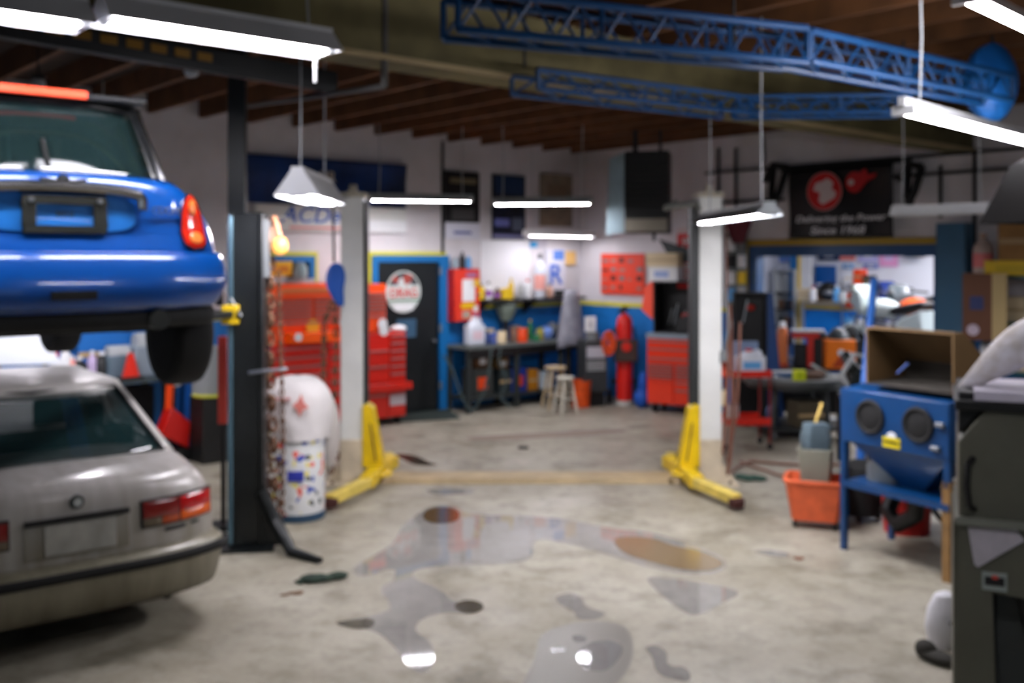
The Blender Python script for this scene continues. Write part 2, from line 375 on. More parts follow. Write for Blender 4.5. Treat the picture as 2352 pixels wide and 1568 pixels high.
def interp(tab, x):
    if x <= tab[0][0]: return tab[0][1]
    for (a, b), (c, d) in zip(tab, tab[1:]):
        if x <= c:
            t = (x-a)/(c-a); t = t*t*(3-2*t) if len(tab) > 2 else t; return b+(d-b)*t
    return tab[-1][1]
def cut_wheels(o, cut):
    """open the wheel arches of a body with a boolean and keep the result as plain mesh"""
    md = o.modifiers.new('b', 'BOOLEAN'); md.object = cut; md.operation = 'DIFFERENCE'; md.solver = 'FAST'
    dg = bpy.context.evaluated_depsgraph_get(); me = bpy.data.meshes.new_from_object(o.evaluated_get(dg)); o.modifiers.clear(); o.data = me
def wheel(root, x, y, z, R, wd, side, tilt=0):
    t = MB(); p = [(R*.62, -wd/2), (R*.9, -wd/2), (R*.975, -wd*.42), (R, -wd*.3), (R, wd*.3), (R*.975, wd*.42), (R*.9, wd/2), (R*.62, wd/2)]
    t.lathe(p, ax='x', n=32); to = t.obj('tyre', RUBBER, root, ang=50); to.location = (x, y, z)
    r = MB(); r.lathe([(0, -.02), (R*.2, -.02), (R*.6, .03), (R*.64, .06), (R*.64, -wd/2+.02), (0, -wd/2+.02)], ax='x', n=24)
    for i in range(5):
        a = 2*PI*i/5; r.bar((.03, 0, 0), (.055, R*.58*math.cos(a), R*.58*math.sin(a)), .05, .03)
    ro = r.obj('rim', STEEL, to); ro.rotation_euler = (0, 0, 0 if side > 0 else PI)
    return to
def patch(name, poly, surf, m, parent, th=.02, out=.006, n=10):
    """a lens or plate that follows a car's rear surface; poly = outline in (x, z)"""
    cx = sum(p[0] for p in poly)/len(poly); cz = sum(p[1] for p in poly)/len(poly); q = MB()
    rs = []
    for k in range(0, 5):
        f = max(k/4, .001); rs.append([(cx+(p[0]-cx)*f, cz+(p[1]-cz)*f) for p in poly])
    vs = [[q.bm.verts.new((x, surf(x, z)-out-(.5*th*(1-(k/4)**4) if k < 4 else 0), z)) for x, z in r] for k, r in enumerate(rs)]
    nn = len(poly)
    for a, b in zip(vs, vs[1:]):
        for i in range(nn): q._f([a[i], a[(i+1) % nn], b[(i+1) % nn], b[i]])
    back = [q.bm.verts.new((x, surf(x, z)+th, z)) for x, z in rs[-1]]
    for i in range(nn): q._f([vs[-1][i], vs[-1][(i+1) % nn], back[(i+1) % nn], back[i]])
    q._f(back)
    return q.obj(name, m, parent, ang=40)
def ell(cx, cz, rx, rz_, n=20, p=2.):
    return [(cx+rx*math.copysign(abs(math.cos(2*PI*i/n))**(2/p), math.cos(2*PI*i/n)), cz+rz_*math.copysign(abs(math.sin(2*PI*i/n))**(2/p), math.sin(2*PI*i/n))) for i in range(n)]
GLASS = mat('tinted_glass', (120, 160, 165), .04, trans=.85, ior=1.45)
def glass_mat(name, rgb, dens):
    """tinted pane: a coat of reflection over a partly see-through dark film"""
    m = bpy.data.materials.new(name); m.use_nodes = True; b = m.node_tree.nodes['Principled BSDF']
    b.inputs['Base Color'].default_value = (*lin(rgb), 1); b.inputs['Roughness'].default_value = .05; b.inputs['Alpha'].default_value = dens
    b.inputs['Specular IOR Level'].default_value = .9; b.inputs['Coat Weight'].default_value = 1; b.inputs['Coat Roughness'].default_value = .03
    return m
# ---------------------------------------------------------------- small blue hatchback raised on the lift
LIFT = 1.62
MINI = thing('hatchback_car', 'bright blue small hatchback with black roof raised on the black lift above the dirty sedan', 'car', (-2.115, 4.74, LIFT), math.radians(39))
MBLUE = mat('car_blue', (0, 74, 156), .28, .05, coat=1.)
MBLACK = mat('car_black', (20, 22, 24), .3, coat=.6)
def m_surf(x, z):
    u = abs(x)/.83; return .13*u**3.2 + (.05 if z > .55 else 0)*min(1, (z-.55)/.1 if z > .55 else 0) + max(0, z-.55)*.12
def m_body(u, v, w_):
    y = v*3.5
    zt = interp([(0, .915), (.25, .945), (2.6, .95), (3.2, .86), (3.5, .7)], y); zb = .24
    z = zb+(zt-zb)*w_
    W = interp([(0, .80), (.3, .835), (1.7, .82), (3.1, .82), (3.5, .7)], y)
    W *= interp([(0, .93), (.4, 1.0), (.62, .99), (.8, .93), (1, .76)], w_)
    x = u*W; k = max(0, 1-v*7)
    if v < .15: y += (.13*abs(u)**3.2+max(0, z-.55)*.12+.05*min(1, max(0, (z-.55)/.1)))*k
    if w_ > .99: z += .02*(1-u*u)
    if v > .85: y -= .25*abs(u)**3*(v-.85)/.15
    return (x, y, z)
g = gridbox(14, 42, 9, m_body, lambda s, u, v, w_: 'b')
body = mesh_of(g['b'], 'body', MBLUE, MINI, sub=1)
WR = .29
ct = MB(); ct.cyl((-1.2, .56, .26), (1.2, .56, .26), .36, n=36); ct.cyl((-1.2, 3.0, .29), (1.2, 3.0, .29), .35, n=36); cu = ct.obj('c', RUBBER); cu.parent = MINI
bpy.context.view_layer.update(); cut_wheels(body, cu); bpy.data.objects.remove(cu)
for p in body.data.polygons: p.use_smooth = True
body.data.set_sharp_from_angle(angle=math.radians(45))
q = MB()
for y in (.56, 3.0): q.prism([(y+.345*math.cos(a), .27+.345*math.sin(a)) for a in [PI*i/14 for i in range(15)]], -.62, .62, 'x')
q.obj('wheel_well', RUBBER, MINI)
for s_ in (-1, 1):
    for y in (.56, 3.0):
        wheel(MINI, s_*.745, y, .10, WR, .20, s_)
        q = MB(); pts = [(s_*.836, y+.355*math.cos(a), .29+.355*math.sin(a)) for a in [math.radians(x) for x in range(-8, 189, 12)]]
        q.tube(pts, .022); q.obj('arch_trim', RUBBER, MINI)
# bumper, black skirt
def m_bump(u, v, w_):
    z = .27+.29*w_; W = .835*interp([(0, .93), (.5, 1), (1, .985)], w_); bulge = .07*math.sin(PI*min(1, .25+.75*w_))
    y = -.03-bulge+(1-v)*0+v*.34; y += .15*abs(u)**3.2*(1-v)
    return (u*W, y, z)
mesh_of(gridbox(16, 3, 6, m_bump, lambda *a: 'b')['b'], 'bumper', MBLUE, MINI, sub=1)
def m_skirt(u, v, w_): return (u*.80, .0+v*.3+.13*abs(u)**3*(1-v), .17+.11*w_)
mesh_of(gridbox(12, 2, 2, m_skirt, lambda *a: 'b')['b'], 'skirt', paint((18, 20, 20), .7), MINI, sub=1)
ms = lambda x, z: m_surf(x, z)
# hatch details
patch('plate_recess', ell(-.02, .745, .36, .095, 28, 4.), lambda x, z: ms(x, z)-.014, mat('recess_blue', (24, 124, 214), .5, coat=.2), MINI, th=.01)
q = MB(); pts = []
for i in range(25):
    a = PI*i/24; pts.append((-.02+.385*math.cos(a)*(1 if True else 1), 0, .80+.065*math.sin(a)**.5 if 0 < i < 24 else .76))
pts = [(x, ms(x, z)-.045, z) for x, _, z in pts]; q.tube(pts, .03); q.obj('hatch_handle', CHROME, MINI)['label'] = 'chrome curved handle above the plate'
q = MB(); fx, fz = .0, .735
for b in ((-.19, .19, .05, .09), (-.19, .19, -.095, -.055), (-.19, -.13, -.055, .05), (.13, .19, -.055, .05)):
    q.box(b[0]+fx, b[1]+fx, ms(0, .74)-.045, ms(0, .74)-.02, fz+b[2], fz+b[3])
pf = q.obj('plate_frame', paint((40, 42, 36), .6), MINI, bevel=.006)
for sx_ in (-1, 1):
    q = MB(); q.lathe([(0, 0), (.014, 0), (.014, -.012), (0, -.014)], (sx_*.155, ms(0, .74)-.045, fz+.065), ax='y', n=10); q.obj('screw', STEEL, pf)
text('MINI', .04, paint((60, 90, 120), .5), MINI, (0, ms(0, .74)-.026, .735), name='dealer_lettering')
text('COOPER', .052, CHROME, MINI, (.52, ms(.52, .76)-.014, .765), rot=(PI/2, 0, math.radians(14)), name='model_lettering', ext=.004)
q = MB(); q.lathe([(0, -.012), (.03, -.012), (.034, 0), (0, 0)], (0, ms(0, .88)-.012, .895), ax='y', n=20)
for s_ in (-1, 1): q.prism([(s_*.03, .905), (s_*.115, .912), (s_*.10, .897), (s_*.09, .89), (s_*.03, .883)], ms(0, .9)-.022, ms(0, .9)-.008)
q.obj('wing_badge', CHROME, MINI)
LENS = mat('lens_red', (214, 40, 22), .15, coat=.6); LAMB = mat('lens_amber', (236, 130, 60), .2, coat=.6)
for s_ in (-1, 1):
    o = [(.60, .60), (.585, .66), (.592, .74), (.612, .82), (.64, .855), (.668, .83), (.695, .76), (.712, .68), (.715, .615), (.69, .585), (.64, .58)]
    o = [(s_*x, z) for x, z in o]
    rim = patch('tail_light', [(x+(.01 if abs(x) > .65 else -.01)*s_, z+(.012 if z > .7 else -.012)) for x, z in o], lambda x, z: ms(x, z)-.01, CHROME, MINI, th=.012)
    patch('lens', o, lambda x, z: ms(x, z)-.02, LENS, rim, th=.016)
    patch('reflector', ell(s_*.655, .632, .038, .03, 12), lambda x, z: ms(x, z)-.036, LAMB, rim, th=.01)
    patch('indicator', ell(s_*.645, .79, .022, .04, 12), lambda x, z: ms(x, z)-.036, LAMB, rim, th=.01)
q = MB(); q.lathe([(.048, .0), (.05, .0), (.05, .5), (.04, .5), (.04, .01)], (.44, .0, .215), ax='y', n=20); ex = q.obj('exhaust', paint((96, 98, 96), .3, .8), MINI)
q = MB(); q.lathe([(0, .012), (.041, .012), (.041, .03), (0, .03)], (.44, .0, .215), ax='y', n=18); q.obj('exhaust_bore', BLACK, ex)
q = MB(); q.box(-.45, .5, .3, .56, .22, .3); q.cyl((-.7, .56, .16), (.7, .56, .16), .04); q.box(-.6, .6, .9, 3.1, .225, .3); q.tube([(.3, .7, .23), (.1, 1.6, .22), (0, 3, .22)], .035)
q.obj('underbody', paint((26, 26, 24), .7), MINI, bevel=.02)
q = MB(); q.box(-.1, .1, ms(0, .4)-.125, ms(0, .4)-.1, .33, .37); q.obj('tow_cover', RUBBER, MINI)
# cabin: glass, pillars, roof
def m_cab(u, v, w_):
    y0 = .24+.22*w_; y1 = 2.35-.75*w_; y = y0+(y1-y0)*v
    W = .655-.095*w_; 
    if v < .2: y += .16*abs(u)**3*(1-v*5)
    z = .925+.43*w_
    if w_ > .99: z += .035*(1-u*u)*math.sin(PI*min(1, max(0, .12+v*.88)))**.5
    W *= interp([(0, .92), (.12, 1), (1, 1)], v) if v < .2 else 1
    return (u*W, y, z)
def m_key(s, u, v, w_):
    if s == 'bottom': return None
    if s == 'top': return 'roof'
    if s == 'rear': return 'rear' if abs(u) < .88 and w_ < .88 else 'pil'
    if s == 'front': return 'front' if abs(u) < .9 and w_ < .88 else 'pil'
    return 'side' if .1 < v < .9 and .08 < w_ < .88 and not .48 < v < .53 else 'pil'
g = gridbox(18, 22, 9, m_cab, m_key)
RGL = glass_mat('rear_glass', (26, 42, 42), .82)
mesh_of(g['roof'], 'roof', MBLACK, MINI, solid=.03, sub=1); mesh_of(g['pil'], 'pillar', MBLACK, MINI, solid=.03)
mesh_of(g['rear'], 'rear_window', RGL, MINI, solid=.006); mesh_of(g['front'], 'windshield', RGL, MINI, solid=.006); mesh_of(g['side'], 'side_window', RGL, MINI, solid=.006)
for s_ in (-1, 1):
    q = MB(); q.tube([m_cab(s_*1.02, 0, .02), m_cab(s_*1.02, 0, .5), m_cab(s_*1.02, 0, .93)], .012); q.obj('window_trim', CHROME, MINI)
q = MB(); q.prism([(-.50, .36), (.50, .36), (.49, .56), (-.49, .56)], 1.345, 1.375, 'z'); q.obj('roof_spoiler', MBLACK, MINI, bevel=.008)
q = MB(); q.box(-.25, .19, .345, .37, 1.342, 1.382); q.obj('brake_light', mat('lens_high', (255, 84, 50), .3, emit=.25), MINI, bevel=.006)['label'] = 'red high brake light strip'
q = MB(); q.tube([(-.02, .30, .965), (-.02, .27, .99), (-.03, .29, 1.06), (-.03, .33, 1.12)], .012); q.obj('wiper', RUBBER, MINI)
q = MB(); q.box(-.5, .5, .9, 1.3, .6, 1.12)
for s_ in (-1, 1): q.box(s_*.33-.14, s_*.33+.14, 1.7, 1.85, .7, 1.22)
q.obj('seat', paint((34, 36, 38), .8), MINI, bevel=.03)
# ---------------------------------------------------------------- dirty pale sedan below it
SED = thing('sedan_car', 'dirty silver beige sedan with red and amber tail lights parked under the raised blue car', 'car', (-2.36, 5.42, 0), math.radians(38))
def dirty(name, c0, c1, zlo, zhi, rough=.3):
    m = bpy.data.materials.new(name); m.use_nodes = True; nt = m.node_tree; b = nt.nodes['Principled BSDF']
    tc = nt.nodes.new('ShaderNodeTexCoord'); sp = nt.nodes.new('ShaderNodeSeparateXYZ'); nt.links.new(tc.outputs['Object'], sp.inputs[0])
    mp = nt.nodes.new('ShaderNodeMapping'); mp.inputs['Scale'].default_value = (14, 5, 1.5); nt.links.new(tc.outputs['Object'], mp.inputs[0])
    n = nt.nodes.new('ShaderNodeTexNoise'); n.inputs['Scale'].default_value = 1; n.inputs['Detail'].default_value = 6; nt.links.new(mp.outputs[0], n.inputs['Vector'])
    mr = nt.nodes.new('ShaderNodeMapRange'); mr.inputs[1].default_value = zhi; mr.inputs[2].default_value = zlo; nt.links.new(sp.outputs[2], mr.inputs[0])
    a = nt.nodes.new('ShaderNodeMath'); a.operation = 'MULTIPLY_ADD'; a.inputs[1].default_value = .9; nt.links.new(n.outputs['Fac'], a.inputs[0]); 
    s2 = nt.nodes.new('ShaderNodeMath'); s2.operation = 'SUBTRACT'; s2.inputs[1].default_value = .45; nt.links.new(mr.outputs[0], s2.inputs[0]); nt.links.new(s2.outputs[0], a.inputs[2]); a.use_clamp = True
    mx = nt.nodes.new('ShaderNodeMix'); mx.data_type = 'RGBA'; nt.links.new(a.outputs[0], mx.inputs[0]); mx.inputs[6].default_value = (*lin(c0), 1); mx.inputs[7].default_value = (*lin(c1), 1)
    nt.links.new(mx.outputs[2], b.inputs['Base Color'])
    rr = nt.nodes.new('ShaderNodeMapRange'); nt.links.new(a.outputs[0], rr.inputs[0]); rr.inputs[3].default_value = rough; rr.inputs[4].default_value = .7; nt.links.new(rr.outputs[0], b.inputs['Roughness'])
    b.inputs['Coat Weight'].default_value = .4; b.inputs['Coat Roughness'].default_value = .15
    return m
SPAINT = dirty('sedan_paint', (184, 180, 176), (104, 94, 66), .15, 1.0)
SBUMP = dirty('sedan_bumper', (134, 128, 108), (70, 62, 40), .05, .62)
def s_surf(x, z):
    u = min(1.05, abs(x)/.82); return .17*u**4+max(0, z-.5)*.10
def s_body(u, v, w_):
    y = v*4.5
    zt = interp([(0, .86), (.12, .895), (.75, .93), (3.2, .94), (4.0, .86), (4.5, .66)], y); zb = .26
    z = zb+(zt-zb)*w_
    W = interp([(0, .83), (.5, .85), (3.8, .845), (4.5, .76)], y)*interp([(0, .93), (.35, 1), (.6, 1), (.85, .955), (1, .87)], w_)
    if v < .12: y += (.17*abs(u)**4+max(0, z-.5)*.10)*(1-v/.12)
    if w_ > .99: z += .022*(1-u*u)
    if v > .85: y -= .3*abs(u)**3*(v-.85)/.15
    return (u*W, y, z)
g = gridbox(16, 48, 8, s_body, lambda *a: 'b'); sb = mesh_of(g['b'], 'body', SPAINT, SED, sub=1)
ct = MB(); ct.cyl((-1.2, .95, .30), (1.2, .95, .30), .36, n=36); ct.cyl((-1.2, 3.65, .30), (1.2, 3.65, .30), .36, n=36); cu = ct.obj('c', RUBBER); cu.parent = SED
bpy.context.view_layer.update(); cut_wheels(sb, cu); bpy.data.objects.remove(cu)
for p in sb.data.polygons: p.use_smooth = True
sb.data.set_sharp_from_angle(angle=math.radians(45))
q = MB()
for y in (.95, 3.65): q.prism([(y+.355*math.cos(a), .30+.355*math.sin(a)) for a in [PI*i/14 for i in range(15)]], -.60, .60, 'x')
q.obj('wheel_well', RUBBER, SED)
for s_ in (-1, 1):
    for y in (.95, 3.65): wheel(SED, s_*.73, y, .305, .305, .19, s_)
def s_bump(u, v, w_):
    z = .20+.30*w_; y = -.10+.02*math.cos(PI*w_)*0+v*.75; y += .17*abs(u)**4*(1-v)-.02*math.sin(PI*w_)*(1-v)+.05*(1-w_)*(1-v)
    return (u*.865*interp([(0, .95), (1, 1)], w_), y, z)
bp = mesh_of(gridbox(18, 6, 5, s_bump, lambda *a: 'b')['b'], 'bumper', SBUMP, SED, sub=1)
q = MB(); q.sheet(lambda a, b: Vector((s_bump(2*a-1, 0, .82)[0]*1.008, s_bump(2*a-1, 0, .82)[1]-.012, .425+.05*b)), 24, 1); q.obj('bumper_strip', RUBBER, bp, solid=.012)
for s_ in (-1, 1):
    q = MB(); q.sheet(lambda a, b: Vector((s_*(.868+.004), -.10+.17+a*.55, .425+.05*b)), 4, 1); q.obj('side_strip', RUBBER, bp, solid=.012)
def s_val(u, v, w_): return (u*.74, .12+v*.4+.1*abs(u)**3*(1-v), .13+.1*w_)
mesh_of(gridbox(10, 2, 2, s_val, lambda *a: 'b')['b'], 'valance', paint((22, 22, 20), .8), SED, sub=1)
q = MB(); q.box(-.6, .6, .6, 3.9, .16, .3); q.tube([(.5, .05, .2), (.5, .8, .24)], .03, n=12); q.obj('underbody', paint((20, 20, 18), .8), SED)
def quadp(x0, x1, z0, z1, n=6):
    o = [(x0+(x1-x0)*i/n, z0) for i in range(n)]+[(x1, z0+(z1-z0)*i/2) for i in range(2)]+[(x1-(x1-x0)*i/n, z1) for i in range(n)]+[(x0, z1-(z1-z0)*i/2) for i in range(2)]; return o
DRED = mat('lens_dark_red', (120, 26, 22), .2, coat=.5); DAMB = mat('lens_dark_amber', (160, 62, 16), .25, coat=.4); DSM = mat('lens_smoked', (96, 84, 66), .3); BRED = mat('lens_bright_red', (176, 14, 18), .18, coat=.5)
for s_ in (-1, 1):
    sf = lambda x, z: s_surf(x, z)
    tl = patch('tail_light', quadp(s_*.34, s_*.80, .61, .765), lambda x, z: sf(x, z)-.006, RUBBER, SED, th=.012)
    patch('lens', quadp(s_*.35, s_*.565, .665, .755), lambda x, z: sf(x, z)-.016, DRED, tl, th=.014)
    patch('lens', quadp(s_*.35, s_*.455, .62, .662), lambda x, z: sf(x, z)-.016, DSM, tl, th=.014)
    patch('lens', quadp(s_*.46, s_*.565, .62, .662), lambda x, z: sf(x, z)-.016, DAMB, tl, th=.014)
    patch('lens', quadp(s_*.575, s_*.79, .675, .755), lambda x, z: sf(x, z)-.016, BRED, tl, th=.014)
    patch('lens', quadp(s_*.575, s_*.79, .62, .672), lambda x, z: sf(x, z)-.016, mat('lens_orange', (206, 84, 10), .2, coat=.5), tl, th=.014)
pr = patch('plate_recess', quadp(-.27, .27, .535, .735), lambda x, z: s_surf(x, z)-.002, dirty('recess_paint', (150, 148, 144), (104, 94, 68), .4, .9), SED, th=.008)
q = MB(); q.box(-.27, .27, s_surf(0, .74)-.035, s_surf(0, .74)-.005, .72, .745); q.obj('plate_top_trim', RUBBER, pr)  # black rubber strip above the plate
patch('plate', quadp(-.17, .2, .55, .71), lambda x, z: s_surf(x, z)-.014, mat('blank_plate', (150, 148, 140), .6, var=.2, scale=7), pr, th=.006)
q = MB(); q.lathe([(0, -.01), (.036, -.01), (.04, 0), (0, 0)], (0, s_surf(0, .81)-.004, .812), ax='y', n=20); bd = q.obj('round_badge', paint((60, 66, 62), .3), SED)
q = MB(); q.lathe([(0, -.004), (.022, -.004), (.022, 0), (0, 0)], (0, s_surf(0, .81)-.014, .812), ax='y', n=16); q.obj('badge_centre', paint((180, 184, 184), .3), bd)
patch('trunk_emblem', quadp(.48, .61, .575, .592), lambda x, z: s_surf(x, z)-.004, RUBBER, SED, th=.006)
patch('trunk_emblem', quadp(.65, .70, .58, .592), lambda x, z: s_surf(x, z)-.004, RUBBER, SED, th=.006)
q = MB(); q.sheet(lambda a, b: Vector((-.66+1.32*a, s_surf(0, .84)+.012+.13*abs(2*a-1)**4, .836+.008*b)), 16, 1); q.obj('trunk_seam', paint((60, 58, 52), .8), SED, solid=.004)
def s_cab(u, v, w_):
    y0 = .52+.66*w_; y1 = 3.15-.75*w_; y = y0+(y1-y0)*v; W = .735-.155*w_
    if v < .2: y += .10*abs(u)**3*(1-v*5)
    z = .92+.40*w_
    if w_ > .99: z += .035*(1-u*u)*math.sin(PI*min(1, max(0, .1+v*.88)))**.5
    return (u*W, y, z)
def s_key(s, u, v, w_):
    if s == 'bottom': return None
    if s == 'top': return 'roof'
    if s == 'rear': return 'rear' if abs(u) < .9 and w_ < .9 and w_ > .04 else 'pil'
    if s == 'front': return 'front' if abs(u) < .9 and w_ < .9 else 'pil'
    return 'side' if .14 < v < .92 and .1 < w_ < .88 and not .50 < v < .55 else 'pil'
g = gridbox(20, 22, 9, s_cab, s_key)
SGL = glass_mat('sedan_glass', (34, 62, 64), .45)
mesh_of(g['roof'], 'roof', SPAINT, SED, solid=.03, sub=1); mesh_of(g['pil'], 'pillar', SPAINT, SED, solid=.03)
mesh_of(g['rear'], 'rear_window', SGL, SED, solid=.006); mesh_of(g['front'], 'windshield', SGL, SED, solid=.006); mesh_of(g['side'], 'side_window', SGL, SED, solid=.006)
q = MB(); q.tube([m_ for m_ in (s_cab(-.9, -.004, .92), s_cab(0, -.004, .92), s_cab(.9, -.004, .92))], .014); q.tube([s_cab(-.91, -.004, .03), s_cab(.0, -.004, .03), s_cab(.91, -.004, .03)], .012)
q.tube([s_cab(.91, -.004, .03), s_cab(.91, -.004, .92)], .012); q.obj('window_seal', RUBBER, SED)
SEAT = paint((22, 28, 30), .9)
q = MB(); q.box(-.6, .6, .95, 1.15, .9, 1.05); q.obj('rear_shelf', SEAT, SED, bevel=.03)
for s_ in (-1, 1):
    q = MB(); q.box(s_*.33-.12, s_*.33+.12, 1.08, 1.16, 1.02, 1.2); q.obj('headrest', SEAT, SED, bevel=.04)
    q = MB(); q.box(s_*.36-.15, s_*.36+.15, 1.95, 2.05, .9, 1.14); q.box(s_*.36-.1, s_*.36+.1, 1.96, 2.03, 1.1, 1.24); q.obj('front_seat', SEAT, SED, bevel=.04)
# ================================================================ black lift that carries the blue car
BLM = mat('lift_black', (16, 20, 21), .4, var=.2, scale=4)
ri = math.radians(38); lx = Vector((math.cos(ri), math.sin(ri), 0)); ly = Vector((-math.sin(ri), math.cos(ri), 0))
LP = P(568, 0, 7.36); LP.z = 0
bl = thing('car_lift', 'tall black steel column lift holding up the blue car', 'car lift', (LP.x, LP.y, 0), math.radians(8))
Mi = Matrix.Rotation(-math.radians(8), 4, 'Z')
def blpost(root, dx, dy, nm):
    q = MB(); q.box(dx-.13, dx+.12, dy-.02, dy+.24, .02, 2.48); q.box(dx-.13, dx-.10, dy-.05, dy, .02, 2.48); q.box(dx+.09, dx+.12, dy-.05, dy, .02, 2.48)
    o = q.obj('column', BLM, root, bevel=.008)
    q = MB(); q.box(dx-.15, dx-.025, dy+.06, dy+.2, 2.48, ZJ); q.obj('column_extension', paint((20, 26, 28), .45), root)
    q = MB(); q.box(dx-.22, dx+.2, dy-.14, dy+.36, 0, .02); q.obj('base_plate', BLM, root)
    q = MB(); q.tube([(dx-.115, dy-.06, .05), (dx-.115, dy-.06, 2.45)], .02); q.obj('hydraulic_rod', paint((90, 120, 135), .25, .6), root)
    q = MB(); q.box(dx-.17, dx-.05, dy-.12, dy-.05, 1.66, 1.80); c_ = q.obj('latch_box', YELLOW, root, bevel=.008); c_['label'] = 'yellow latch box'
    q = MB(); q.cyl((dx-.06, dy-.1, 1.73), (dx-.04, dy-.1, 1.73), .035); q.obj('pulley', RUBBER, c_)
    return o
blpost(bl, 0, 0, 'r')
q = MB(); q.box(.12, .15, -.02, .2, 2.0, 2.43); q.obj('side_plate', GREY, bl)
q = MB(); q.tube([(.1, -.03, .42), (.2, -.05, .2), (.34, -.25, .03), (.55, -.45, .015)], [.05, .045, .04, .03]); q.prism([(.11, .02), (.34, .02), (.11, .5)], -.03, .0); q.obj('foot', BLM, bl)
Lo = Mi @ (lx*-3.05)
blpost(bl, Lo.x, Lo.y, 'l')
for (pt, dest) in (((0, 0), (.58, .95)), ((0, 0), (.55, 2.5)), ((1, 1), (-.58, .95)), ((1, 1), (-.55, 2.5))):
    wp = Vector((-2.14, 4.72, 0))+Vector((math.cos(math.radians(39)), math.sin(math.radians(39)), 0))*dest[0]+Vector((-math.sin(math.radians(39)), math.cos(math.radians(39)), 0))*dest[1]
    lp = Mi @ (wp-Vector((LP.x, LP.y, 0))); s0 = Vector((Lo.x, Lo.y, 0))*pt[0]
    a0 = (s0.x+(-.1 if not pt[0] else .1), s0.y, 1.735); b0 = (lp.x, lp.y, 1.735)
    q = MB(); q.bar(a0, b0, .10, .05); q.obj('arm', BLM, bl, bevel=.006)
    q = MB(); q.cyl((lp.x, lp.y, 1.76), (lp.x, lp.y, 1.84), .055); q.obj('lift_pad', RUBBER, bl)
q = MB(); z_ = 1.5; q.tube([(-.2, -.06, 2.1), (-.14, -.06, 1.9), (-.03, -.1, 1.72)], .008); q.obj('release_cable', LGREY, bl)
q = MB(); q.tube([(.02, -.06, 1.30), (.12, -.1, 1.315), (.3, -.1, 1.33)], .014); q.obj('lever', STEEL, bl)
# ================================================================ white two post lift
WL = thing('two_post_lift', 'white two post car lift with yellow arms standing empty in the middle bay', 'car lift', (0, 9.46, 0))
WHP = mat('lift_white', (222, 224, 220), .4, var=.05, scale=3); YEL = mat('lift_yellow', (220, 186, 14), .4, var=.12, scale=5)
def xw(px, d=9.46): return (px-CX)/F*d
for s_, (pa_, pb_) in ((-1, (783, 834)), (1, (1606, 1657))):
    x0, x1 = xw(pa_), xw(pb_); inn = x1 if s_ < 0 else x0
    q = MB(); q.box(x0, x1, -.02, .20, .02, 2.72); q.obj('column', WHP, WL, bevel=.008)
    q = MB(); q.box(x0-.005, x1+.005, -.035, .21, .02, .42); q.obj('column_base', mat('lift_base', (196, 184, 160), .6, var=.15, scale=6), WL, bevel=.01)
    q = MB(); q.box(x0-.02, x1+.02, -.03, .22, 2.72, 2.76); q.cyl(((x0+x1)/2-.03, .08, 2.79), ((x0+x1)/2+.03, .08, 2.79), .055); q.box((x0+x1)/2-.05, (x0+x1)/2+.05, .0, .16, 2.75, 2.78); q.obj('head_cap', mat('cap_tan', (188, 180, 160), .6), WL)
    q = MB(); xi0, xi1 = (inn, inn+.03) if s_ < 0 else (inn-.075, inn); q.box(xi0, xi1, .01, .18, .35, 2.68); q.obj('slide_channel', paint((34, 38, 38), .5), WL)
    q = MB(); q.box(x0-.14 if s_ < 0 else x0-.06, x1+.06 if s_ < 0 else x1+.14, -.16, .34, 0, .02); q.prism([(x1, .02), (x1+.13, .02), (x1, .22)] if s_ > 0 else [(x0, .02), (x0-.13, .02), (x0, .22)], .0, .03); q.obj('base_plate', mat('lift_base', (196, 184, 160), .6), WL)
    for bx in (-.11, .11):
        for by in (-.1, .28):
            q = MB(); q.cyl(((x0+x1)/2+bx+s_*.06, by, .02), ((x0+x1)/2+bx+s_*.06, by, .045), .016, n=6); q.obj('bolt', RUST, WL)
    # carriage and arms
    q = MB(); e = -s_
    cx_ = inn+e*.0
    q.prism([(cx_+e*.0, .16), (cx_+e*.20, .16), (cx_+e*.10, .72), (cx_+e*.04, .76), (cx_, .74)], -.05, .14); q.obj('carriage', YEL, WL, bevel=.01)
    q = MB(); q.bar((cx_+e*.13, -.055, .22), (cx_+e*.075, -.055, .58), .02, .012); q.obj('restraint_rod', RUST, WL)
    for (dx, dy, ln) in ((-.04, -1.45, 1), (.55, 1.0, 2)):
        p0 = Vector((cx_+e*.13, -.02, .12)); k0 = Vector((cx_+e*(.10 if ln == 1 else .22), -.45 if ln == 1 else .5, .11)); pe_ = Vector((cx_-e*.13 if ln == 1 else cx_+e*.12, -1.0 if ln == 1 else .85, .09))
        q = MB(); q.bar(p0, k0, .13, .11); q.obj('arm', YEL, WL, bevel=.008)
        q = MB(); q.bar(k0-(pe_-k0).normalized()*.06, pe_, .10, .085); q.obj('arm_extension', mat('lift_yellow_worn', (214, 190, 90), .5, var=.15, scale=8), WL, bevel=.006)
        q = MB(); q.lathe([(0, -.06), (.065, -.06), (.07, .0), (.055, .012), (0, .014)], (pe_.x, pe_.y, pe_.z+.0), n=18); q.obj('lift_pad', mat('pad_rubber', (58, 24, 18), .8), WL)
    q = MB(); q.torus((cx_+e*.17, -.1, .12), .10, .022, n=16, M=None); q.obj('gear_ring', YEL, WL)
x0, x1 = xw(834)+.05, xw(1606)-.05
q = MB(); q.prism([(-.03, 0), (-.01, .05), (.30, .05), (.35, 0)], x0+.02, x1-.02, 'x'); q.obj('floor_plate', mat('plate_tan', (168, 148, 112), .6, var=.15, scale=3), WL)
q = MB(); q.tube([(xw(1610)-.02, -.0, 2.6), (xw(1600), -.05, 2.66), (xw(1530), .1, 2.62), (xw(1560), .1, 2.68)], .03); q.obj('hose', paint((120, 122, 118), .6), WL)
